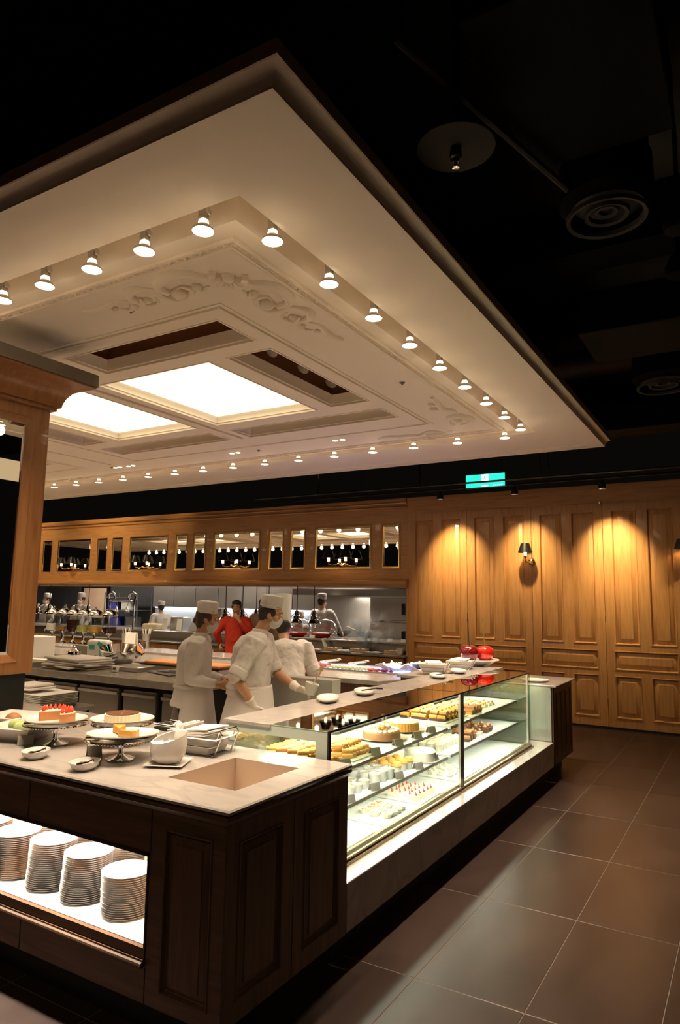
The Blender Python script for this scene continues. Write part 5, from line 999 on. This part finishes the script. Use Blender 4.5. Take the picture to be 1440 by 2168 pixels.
grid(cup_pastry('icing', 'cream', .03, .04, True), 'cup_dessert', 'pale meringue cup past mullion, lower shelf', 'dessert', 'meringue cups past the mullion', -2.35, -1.98, 4.76, 5.15, LW, 6, 6)
grid(bar_pastry('bake_brown', 'choc', .06, .05, .035), 'bar_cake', 'layered chocolate slice, far lower shelf', 'cake', 'chocolate slices far lower shelf', -2.1, -1.93, 5.2, 5.42, LW, 2, 3, layers=2, dz=.035)
grid(sq_pastry('choc', 'bake_brown', .055, .05), 'square_cake', 'dark chocolate cube, far lower shelf', 'cake', 'chocolate cubes', -2.25, -1.94, 5.62, 5.86, LW, 4, 3); grid(sq_pastry('icing', 'bake_brown', .045, .04), 'square_cake', 'white brown cake, far lower shelf', 'cake', 'white and brown small cakes', -2.2, -1.94, 5.44, 5.6, LW, 4, 2)
# bottom trays
board(-2.18, -1.84, 4.10, 4.42, BT, 'white tray of triangle cakes at the case bottom')
def tri():
    t = thing('triangle_cake', '', 'cake'); MB().prism([(-.024, -.02), (.03, 0), (-.024, .02)], 0, .03).build('cake', 'icing', t, world=False, smooth=False); MB().ell((0, 0, .036), .007, .007, .009, 8, 5).build('berry', 'straw', t, world=False); MB().tube([(.002, 0, .034), (-.008, .004, .055)], [.005, .001], 6).build('chocolate_stick', 'choc', t, world=False); return t
grid(tri, 'triangle_cake', 'white triangle cake with red berry', 'cake', 'triangle cakes with berries', -2.15, -1.86, 4.12, 4.40, BT+.009, 5, 5)
board(-2.15, -1.83, 3.60, 3.98, BT, 'white tray of tartlets at the near case bottom')
def tl():
    t = thing('tartlet', '', 'tart'); MB().lathe([(.022, 0), (.032, .024), (.029, .024), (.02, .004), (0, .004)], seg=16).build('shell', 'icing', t, world=False); MB().lathe([(0, .02), (.024, .0205)], seg=12).build('custard', 'cream', t, world=False); MB().lathe([(.009, .022), (.013, .023), (.015, .022)], seg=12, cap=False).build('swirl', 'bake_brown', t, world=False); return t
grid(tl, 'tartlet', 'tartlet with brown swirl, bottom tray', 'tart', 'tartlets on the bottom tray', -2.08, -1.85, 3.70, 3.96, BT+.009, 3, 4)
board(-2.36, -1.84, 2.98, 3.5, BT, 'empty white tray at the near case bottom'); board(-2.3, -1.84, 4.75, 5.2, BT, 'white tray at the case bottom past the mullion'); grid(sq_pastry('icing', 'cream', .04, .025), 'square_cake', 'pale square cake, far bottom tray', 'cake', 'pale squares on the bottom tray', -2.28, -1.9, 4.78, 5.15, BT+.009, 5, 4)
for k, (y, z, l) in enumerate(((3.28, U, 'before the golden bars'), (3.62, U, 'before the brown bars'), (3.92, U, 'before the chocolate cake'), (4.2, U, 'between cake and tart'), (4.43, U, 'past the caramel tart'), (3.33, LW, 'before the sponge blocks'), (3.62, LW, 'before the ramekins'), (3.93, LW, 'before the cup desserts'), (4.22, LW, 'before the muffins'), (4.48, LW, 'before the white cakes'))):
    tent(-1.915, y, math.radians(62), 'grey tented label on the %s shelf %s' % ('upper' if z == U else 'lower', l), .062, .04, 'card_grey', z)
tent(-2.0, 3.01, 1.2, 'wide grey tented label at the near end of the upper shelf', .08, .045, 'card_grey', U)

# ================================================================ PEOPLE
tex = bpy.data.textures.new('folds', 'CLOUDS'); tex.noise_scale = .085; tex.noise_depth = 3
def skinify(o, vox, smooth=4, folds=0):
    if folds > .02: smooth = 14
    r = o.modifiers.new('r', 'REMESH'); r.mode = 'VOXEL'; r.voxel_size = vox; r.use_smooth_shade = True
    s = o.modifiers.new('s', 'SMOOTH'); s.factor = .5; s.iterations = smooth
    if folds: d = o.modifiers.new('d', 'DISPLACE'); d.texture = tex; d.strength = folds; d.mid_level = .5
    return o
def hand(m, wrist, d, palm, side, k=1.0, curl=.5):
    """wrist point, direction d, palm normal, side = direction in which the thumb leaves"""
    d = V(d).normalized(); n = V(palm); n = (n-d*n.dot(d)).normalized(); s = n.cross(d)
    if s.dot(V(side)) < 0: s = -s
    wrist = V(wrist)
    m.loft([(wrist-d*.01, s*.027*k, n*.02*k), (wrist+d*.03*k, s*.038*k, n*.018*k), (wrist+d*.07*k, s*.042*k, n*.015*k), (wrist+d*.09*k, s*.038*k, n*.012*k)], 14)
    for j, (off, L) in enumerate(((.031, .070), (.011, .078), (-.010, .073), (-.030, .058))):
        p = wrist+d*.082*k+s*off*k; P = [p]; ang = .15
        for seg_ in (.42, .32, .26):
            ang += curl; P.append(P[-1]+(d*math.cos(ang)+n*math.sin(ang))*L*seg_*k)
        m.tube(P, [.0095*k, .0088*k, .0082*k, .007*k], 8)
    p = wrist+d*.025*k+s*.03*k; P = [p, p+(d*.6+s*.75+n*.3)*.035*k, p+(d*.95+s*.75+n*.6)*.058*k, p+(d*1.4+s*.6+n*.9)*.068*k]; m.tube(P, [.013*k, .011*k, .0095*k, .008*k], 8)
def person(label, org, face, H=1.68, lean=(0, 0), head=(0, 0), head_turn=0, armR=None, armL=None, top='cloth', bottom='trouser', apron=None, cap=None, hair='hair', long_hair=False, mask=False, sleeves='long', vox=.008, gloves=False, belly=1.0, shl=1.0, bulk=1.0, hem=-.2, handR=None, handL=None, stance=.0, group=None, shoes='black', collar=True, name='person', hips=True, curlR=.5, curlL=.5):
    """lean, head: horizontal offsets (metres, fwd/right) of neck base and head from the pelvis; arms: (elbow, wrist) in fwd/right/up metres"""
    t = thing(name, label, 'person', (*org, 0), group=group); k = H/1.7
    Fw = V((face[0], face[1], 0)).normalized(); Rt = V((Fw.y, -Fw.x, 0)); U3 = V((0, 0, 1))
    def W(f, r, u): return V((org[0], org[1], 0))+Fw*f+Rt*r+U3*u
    lf, lr = lean; pel = W(0, 0, .90*k); drop = .5*(lf*lf+lr*lr)/.5
    nb = W(lf, lr, 1.40*k-drop); spine = (nb-pel).normalized(); tf = (Fw-spine*Fw.dot(spine)).normalized(); tr_ = spine.cross(tf)*-1
    if tr_.dot(Rt) < 0: tr_ = -tr_
    def S(q, bow=0): return pel.lerp(nb, q)-tf*bow
    hf, hr = head; hc = nb+spine*.05*k+W(hf, hr, .125*k)-W(0, 0, 0)
    hd_dir = (Fw*math.cos(head_turn)+Rt*math.sin(head_turn)); 
    hup = (hc-nb).normalized()*.4+U3*.6; hup.normalize(); hy = (hd_dir-hup*hd_dir.dot(hup)).normalized(); hx = hy.cross(hup)
    HR = Matrix((hx, hy, hup)).transposed()
    def Hp(x, y, z): return hc+HR @ V((x*k, y*k, z*k))
    shR, shLp = S(.95)+tr_*.17*k*shl, S(.95)-tr_*.17*k*shl
    def A(a, default):
        a = a or default; return [W(*p) for p in a]
    eR, wR = A(armR, ((-.03, .25, 1.08*k), (.12, .22, .88*k))); eL, wL = A(armL, ((-.03, -.25, 1.08*k), (.12, -.22, .88*k)))
    # body (skin): head, neck, trunk, arms, hands
    m = MB()
    m.ell(Hp(0, -.012, .03), .074*k, .092*k, .092*k, 20, 14, HR); m.ell(Hp(0, .018, -.035), .060*k, .068*k, .078*k, 18, 12, HR); m.ell(Hp(0, .05, -.088), .032*k, .028*k, .022*k, 12, 8, HR)
    m.ell(Hp(0, .087, -.018), .010*k, .018*k, .022*k, 10, 8, HR); m.ell(Hp(0, .101, -.03), .013*k, .013*k, .010*k, 10, 8, HR); m.ell(Hp(0, .082, -.062), .022*k, .010*k, .009*k, 12, 8, HR)
    m.ell(Hp(0, .075, .028), .05*k, .018*k, .012*k, 14, 8, HR)
    for s_ in (-1, 1): m.ell(Hp(s_*.073, -.008, -.012), .010*k, .020*k, .030*k, 10, 8, HR); m.ell(Hp(s_*.045, .05, -.03), .022*k, .024*k, .024*k, 10, 8, HR)
    m.tube([S(.93, .01), nb+spine*.03*k, Hp(0, -.02, -.05), Hp(0, -.01, .0)], [.062*k, .056*k, .053*k, .05*k], 16)
    m.loft([(S(-.08), tr_*.15*k, tf*.1*k), (S(.3), tr_*.125*k, tf*.095*k), (S(.7, .01), tr_*.15*k, tf*.105*k), (S(.95, .015), tr_*.155*k, tf*.08*k), (S(1.03, .01), tr_*.07*k, tf*.055*k)])
    for sh, e, wr in ((shR, eR, wR), (shLp, eL, wL)): m.tube([sh-tr_*0, sh.lerp(e, .5), e, e.lerp(wr, .35), wr], [.05*k, .045*k, .039*k, .040*k, .026*k], 14)
    legs = []
    for s_ in (-1, 1):
        hip = pel+Rt*.09*k*s_; kn = W(.03+stance*s_*.5, .10*s_, .48*k); an = W(-.01+stance*s_, .11*s_, .09*k); legs.append((hip, kn, an)); m.tube([hip, kn, an], [.08*k, .055*k, .04*k], 12); m.ell(an+Fw*.05-U3*.03*k, .04*k, .04*k, .03*k, 10, 6)
    hpR = handR or ((1, 0, -.4), (0, -1, 0)); hpL = handL or ((1, 0, -.4), (0, 1, 0))
    def DV(a): return Fw*a[0]+Rt*a[1]+U3*a[2]
    if not gloves: hand(m, wR, DV(hpR[0]), DV(hpR[1]), U3+Fw*.2, k, curlR); hand(m, wL, DV(hpL[0]), DV(hpL[1]), U3+Fw*.2, k, curlL)
    skinify(m.build('body', 'skin', t), min(vox, .0075) if vox < .012 else vox, 2)
    if gloves:
        for wr, hp, e, cu in ((wR, hpR, eR, curlR), (wL, hpL, eL, curlL)):
            m = MB(); hand(m, wr, DV(hp[0]), DV(hp[1]), U3+Fw*.2, k*1.08, cu); ax = (e-wr).normalized(); m.tube([wr-ax*.01, wr+ax*.03, wr+ax*.06, wr+ax*.063], [.03, .034, .041, .036], 14); skinify(m.build('glove', 'glove', t), .0045, 2)
    # trousers, shoes
    m = MB(); m.loft([(pel-U3*.14*k, Rt*.15*k, Fw*.1*k), (pel, Rt*.165*k, Fw*.12*k), (pel+U3*.1*k, Rt*.15*k, Fw*.11*k)])
    for hip, kn, an in legs: m.tube([hip, kn, an-U3*.03*k], [.098*k, .075*k, .062*k], 14)
    skinify(m.build('trousers', bottom, t), max(vox, .012), 3, .012)
    for hip, kn, an in legs: m = MB(); m.loft([(an+Fw*.05*k-U3*.088*k, Rt*.045*k, Fw*.13*k), (an+Fw*.05*k-U3*.05*k, Rt*.042*k, Fw*.12*k), (an-U3*.01, Rt*.036*k, Fw*.045*k)]); m.build('shoe', shoes, t)
    # jacket
    m = MB(); b_ = belly
    B = bulk
    m.loft([(S(hem), tr_*(.172 if hem > -.1 else .192)*k*b_*B, tf*(.128 if hem > -.1 else .148)*k*b_*B), (S(max(hem+.01, -.02)), tr_*.17*k*b_*B, tf*.127*k*b_*B), (S(.22), tr_*.158*k*b_*B, tf*.125*k*b_*B), (S(.5, .012), tr_*.175*k*B, tf*.138*k*B), (S(.78, .02), tr_*.185*k*shl, tf*.135*k*B), (S(.93, .02), tr_*.165*k*shl, tf*.105*k*B), (S(1.0, .015), tr_*.11*k, tf*.08*k), (S(1.05, .01), tr_*.065*k, tf*.062*k)], 26)
    for sh, e, wr in ((shR, eR, wR), (shLp, eL, wL)):
        m.ell(sh+(nb-sh)*.12-U3*.015, .085*k*bulk**.5, .085*k*bulk**.5, .08*k, 14, 10)
        if sleeves == 'long': m.tube([sh, sh.lerp(e, .5), e, e.lerp(wr, .4), e.lerp(wr, .85)], [.08*k*bulk**.5, .07*k*bulk**.5, .06*k, .054*k, .042*k], 16)
        else: m.tube([sh, sh.lerp(e, .5), sh.lerp(e, .85), e, e.lerp(wr, .06)], [.085*k*bulk**.5, .078*k, .07*k, .07*k, .066*k], 16)
    skinify(m.build('jacket' if collar else 'shirt', top, t), vox, 3, .024)
    if collar:
        m = MB(); cx_ = nb+spine*.02*k; m.tube([cx_-spine*.02*k, cx_+spine*.005*k, cx_+spine*.035*k-tf*.004], [.075*k, .070*k, .065*k], 22); skinify(m.build('collar', top, t), vox, 1)
        for q in range(5):
            for s_ in (-1, 1): pos_ = S(.3+.13*q)+tf*(.125*k)+tr_*.035*s_; MB().ell(pos_, .008, .008, .008, 8, 5).build('button', 'card_white', t)
    if sleeves != 'long':
        for sh, e in ((shR, eR), (shLp, eL)): a = (e-sh).normalized(); m = MB(); m.tube([e-a*.075, e-a*.07, e-a*.01, e+a*.0], [.068*k, .078*k, .076*k, .068*k], 18); skinify(m.build('rolled_cuff', top, t), vox, 2, .008)
    if apron:
        m = MB(); top_z = 1.0*k; lo = .42*k; P = []; F = []; seg = 30; n = 7
        a0, a1 = (-2.6, 2.6) if apron != 'wrap' else (-2.7, 2.0)
        for i in range(n):
            q = i/(n-1); z_ = top_z+(lo-top_z)*q; cq = S(.2).lerp(pel, min(1, q*2.5)); rr_ = (.168+.075*q)*k*b_*bulk; rf = (.136+.085*q)*k*b_*bulk
            c_ = pel.lerp(nb, .12) if i == 0 else pel; 
            for j in range(seg+1):
                a = a0+(a1-a0)*j/seg; rip = 1+.05*q*math.sin(a*7+org[0]); P.append(V((cq.x, cq.y, z_))+Rt*(rr_*math.sin(a)*rip)+Fw*(rf*math.cos(a)*rip+.012))
        for i in range(n-1):
            for j in range(seg): F.append((i*(seg+1)+j, i*(seg+1)+j+1, (i+1)*(seg+1)+j+1, (i+1)*(seg+1)+j))
        m.add(P, F); o = m.build('apron', top, t, ang=80); sd = o.modifiers.new('s', 'SOLIDIFY'); sd.thickness = .006; ss = o.modifiers.new('ss', 'SUBSURF'); ss.levels = ss.render_levels = 1
        m = MB(); P = [V((S(.2).x, S(.2).y, top_z-.012))+Rt*(.17*k*b_*bulk*math.sin(a))+Fw*(.14*k*b_*bulk*math.cos(a)) for a in [2*pi*j/30 for j in range(31)]]; m.tube(P, .004, 8, sy=3.2, fix=(0, 0, 1)); m.build('apron_tie', top, t)
    # head gear, hair, face
    m = MB(); m.ell(Hp(0, -.028, .026), .083*k, .088*k, .092*k, 20, 12, HR); m.ell(Hp(0, -.055, -.02), .062*k, .05*k, .06*k, 14, 10, HR)
    for s_ in (-1, 1): m.ell(Hp(s_*.070, .022, .012), .012*k, .022*k, .032*k, 10, 8, HR)
    if not cap: m.ell(Hp(0, .012, .075), .078*k, .08*k, .05*k, 16, 10, HR)
    if long_hair: m.ell(Hp(0, -.06, -.045), .07*k, .04*k, .06*k, 14, 10, HR); m.ell(Hp(0, -.1, -.03), .028*k, .032*k, .032*k, 10, 8, HR)
    skinify(m.build('hair', hair, t), min(vox, .008) if vox < .012 else vox, 1, .006)
    if cap:
        m = MB(); pc = Hp(0, -.014, .048); h_ = .10*k if cap == 'cap' else .31*k
        if cap == 'cap': prof = [(.091, 0), (.0945, .004), (.098, h_/k-.008), (.094, h_/k), (.05, h_/k+.010), (0, h_/k+.013)]
        else: prof = [(.084, 0), (.086, .004), (.092, h_/k*.5), (.1, h_/k), (.096, h_/k), (.0, h_/k-.06)]
        m.lathe([(a*k, z_*k) for a, z_ in prof], pc, 40, axis=hup-hy*.06, sx=.97, sy=.97); o = m.build('cap' if cap == 'cap' else 'tall_paper_hat', 'cloth' if cap == 'cap' else 'paper', t, ang=50)
        if cap == 'cap':
            m = MB(); m.lathe([(.0948*k, .014*k), (.0965*k, .016*k), (.0965*k, .02*k), (.0948*k, .022*k)], pc, 40, axis=hup-hy*.06, cap=False, sx=.97, sy=.97); m.build('cap_seam', 'cloth', t)
            if vox < .012: MB().obox(pc+hx*.075*k+hy*.055*k+hup*.018*k, .004, .035, .007, rz=math.atan2(hy.y, hy.x)-pi/2-.6).build('gold_lettering', 'bake_gold', t)
        else:
            m = MB(); m.tube([pc+hx*.089*k, pc+hx*.093*k+hup*h_*.5, pc+hx*.1*k+hup*h_], .0015, 4); m.build('paper_fold', 'card_grey', t)
    for s_ in (-1, 1):
        MB().ell(Hp(s_*.030, .083, .004), .013*k, .006*k, .007*k, 10, 6, HR).build('eye', 'card_white', t); MB().ell(Hp(s_*.030, .0875, .004), .006*k, .004*k, .0062*k, 8, 6, HR).build('iris', 'ink', t)
        MB().ell(Hp(s_*.032, .088, .026), .017*k, .006*k, .004*k, 8, 5, HR).build('eyebrow', hair, t)
    MB().ell(Hp(0, .0905, -.062), .018*k, .004*k, .004*k, 8, 5, HR).build('mouth', 'red_ink', t)
    if mask:
        m = MB(); m.ell(Hp(0, .034, -.058), .060*k, .064*k, .056*k, 16, 10, HR); m.ell(Hp(0, .078, -.04), .028*k, .030*k, .034*k, 12, 8, HR); skinify(m.build('face_mask', 'cloth', t), .007, 3)
        m = MB()
        for s_ in (-1, 1): m.tube([Hp(s_*.058, .03, -.045), Hp(s_*.077, -.012, .0)], .0018, 5)
        m.build('ear_loop', 'cloth', t)
    return t, W
FR = (.857, .515)
# chef 1: woman at the work counter
c1, _ = person('woman chef in white jacket, cap and mask, standing leftmost by the work counter', (-4.03, 4.36), (.82, .57), 1.60, lean=(.06, .01), head=(.05, 0), armR=((.02, .235, 1.00), (.25, .13, .95)), armL=((.06, -.2, 1.00), (.28, -.1, .96)), apron='wrap', cap='cap', hair='hair_brown', long_hair=True, mask=True, vox=.0085, handR=((1, -.2, -.1), (0, -1, -.3)), handL=((1, .2, -.1), (0, 1, -.3)), belly=1.06, bulk=1.1, hem=-.17, shl=1.05)
# chef 2: man in the middle with rolled sleeves
c2, W2 = person('man chef with rolled sleeves and gloves, centre, reaching over the display case', (-3.48, 4.40), (.86, .51), 1.66, lean=(.09, .0), head=(.08, 0), armR=((-.045, .29, 1.06), (.08, .2, .845)), armL=((.2, -.2, 1.06), (.40, -.06, .945)), apron=True, cap='cap', mask=True, sleeves='rolled', vox=.0085, gloves=True, handR=((.3, -.1, -1), (.2, -1, 0)), handL=((1, .25, -.25), (0, .6, -.8)), belly=1.08, bulk=1.2, hem=.0, shl=1.22, curlL=.55, curlR=.25)
# chef 3: bent man with tall paper hat seen from behind
c3, _ = person('chef in tall white paper hat bending over behind the centre chef', (-3.72, 5.23), (-.45, .89), 1.58, lean=(.30, -.04), head=(.1, -.03), armR=((.2, .27, .96), (.36, .12, .92)), armL=((.2, -.27, .98), (.36, -.12, .92)), apron=True, cap='toque', sleeves='rolled', vox=.0095, belly=1.15, bulk=1.2, hem=.0, shl=1.2, handR=((1, -.3, -.3), (0, 0, -1)), handL=((1, .3, -.3), (0, 0, -1)))
# tool and tub in the centre chef's hand
p = W2(.50, .03, .93); t = thing('white_tub', 'white plastic tub held by the centre chef', 'container', tuple(p)); MB().lathe([(0, 0), (.04, 0), (.055, .09), (.051, .09), (.037, .006), (0, .006)], p+V((0, 0, -.02)), 24, axis=(.25, .1, 1)).build('tub', 'white_plastic', t); MB().lathe([(0, .065), (.045, .068)], p+V((0, 0, -.02)), 18, axis=(.25, .1, 1)).build('cream', 'icing', t)
t = thing('wooden_spatula', 'pale wooden spatula standing in the white tub', 'spatula', tuple(p)); MB().tube([p+V((0, 0, .0)), p+V((.03, .02, .08)), p+V((.075, .045, .17))], [.005, .005, .006], 8).build('handle', 'bamboo', t); MB().obox(p+V((.08, .048, .185)), .03, .008, .05, ry=.45).build('blade', 'bamboo', t)
# guests
person('man in bright red sweater rubbing his nose behind the salad bar', (-6.85, 8.35), (.45, -.9), 1.63, armR=((.08, .28, 1.12), (.0, .22, .92)), armL=((.16, -.26, 1.10), (.2, -.08, 1.33)), top='red_cloth', vox=.012, collar=False, handL=((.1, .5, .8), (-1, .2, 0)), shl=.95)
person('man in tan shirt turned away beside the man in the red sweater', (-6.62, 8.75), (-.3, .95), 1.68, top='khaki', vox=.014, collar=False)
# kitchen staff
person('cook in white jacket and cap at the woks with his back turned', (-7.12, 11.25), (.1, 1), 1.74, armR=((.15, .26, 1.15), (.35, .2, 1.0)), armL=((.15, -.26, 1.15), (.35, -.2, 1.0)), cap='cap', vox=.014, belly=1.12, shl=1.1)
person('small seated looking cook bending low between hanging heat lamps', (-7.72, 11.3), (.8, -.6), 1.42, lean=(.15, 0), cap='cap', mask=True, vox=.016)
person('cook in bright white at the back wall, left of the sign board', (-11.45, 11.3), (-.9, .4), 1.54, cap='cap', vox=.016)
person('masked cook in white behind the drink jars, before the orange poster', (-14.05, 11.2), (.2, -1), 1.7, cap='cap', mask=True, vox=.016)
person('masked cook in white next to the oak screen, furthest left', (-15.35, 11.2), (-.1, -1), 1.68, cap='cap', mask=True, vox=.016)
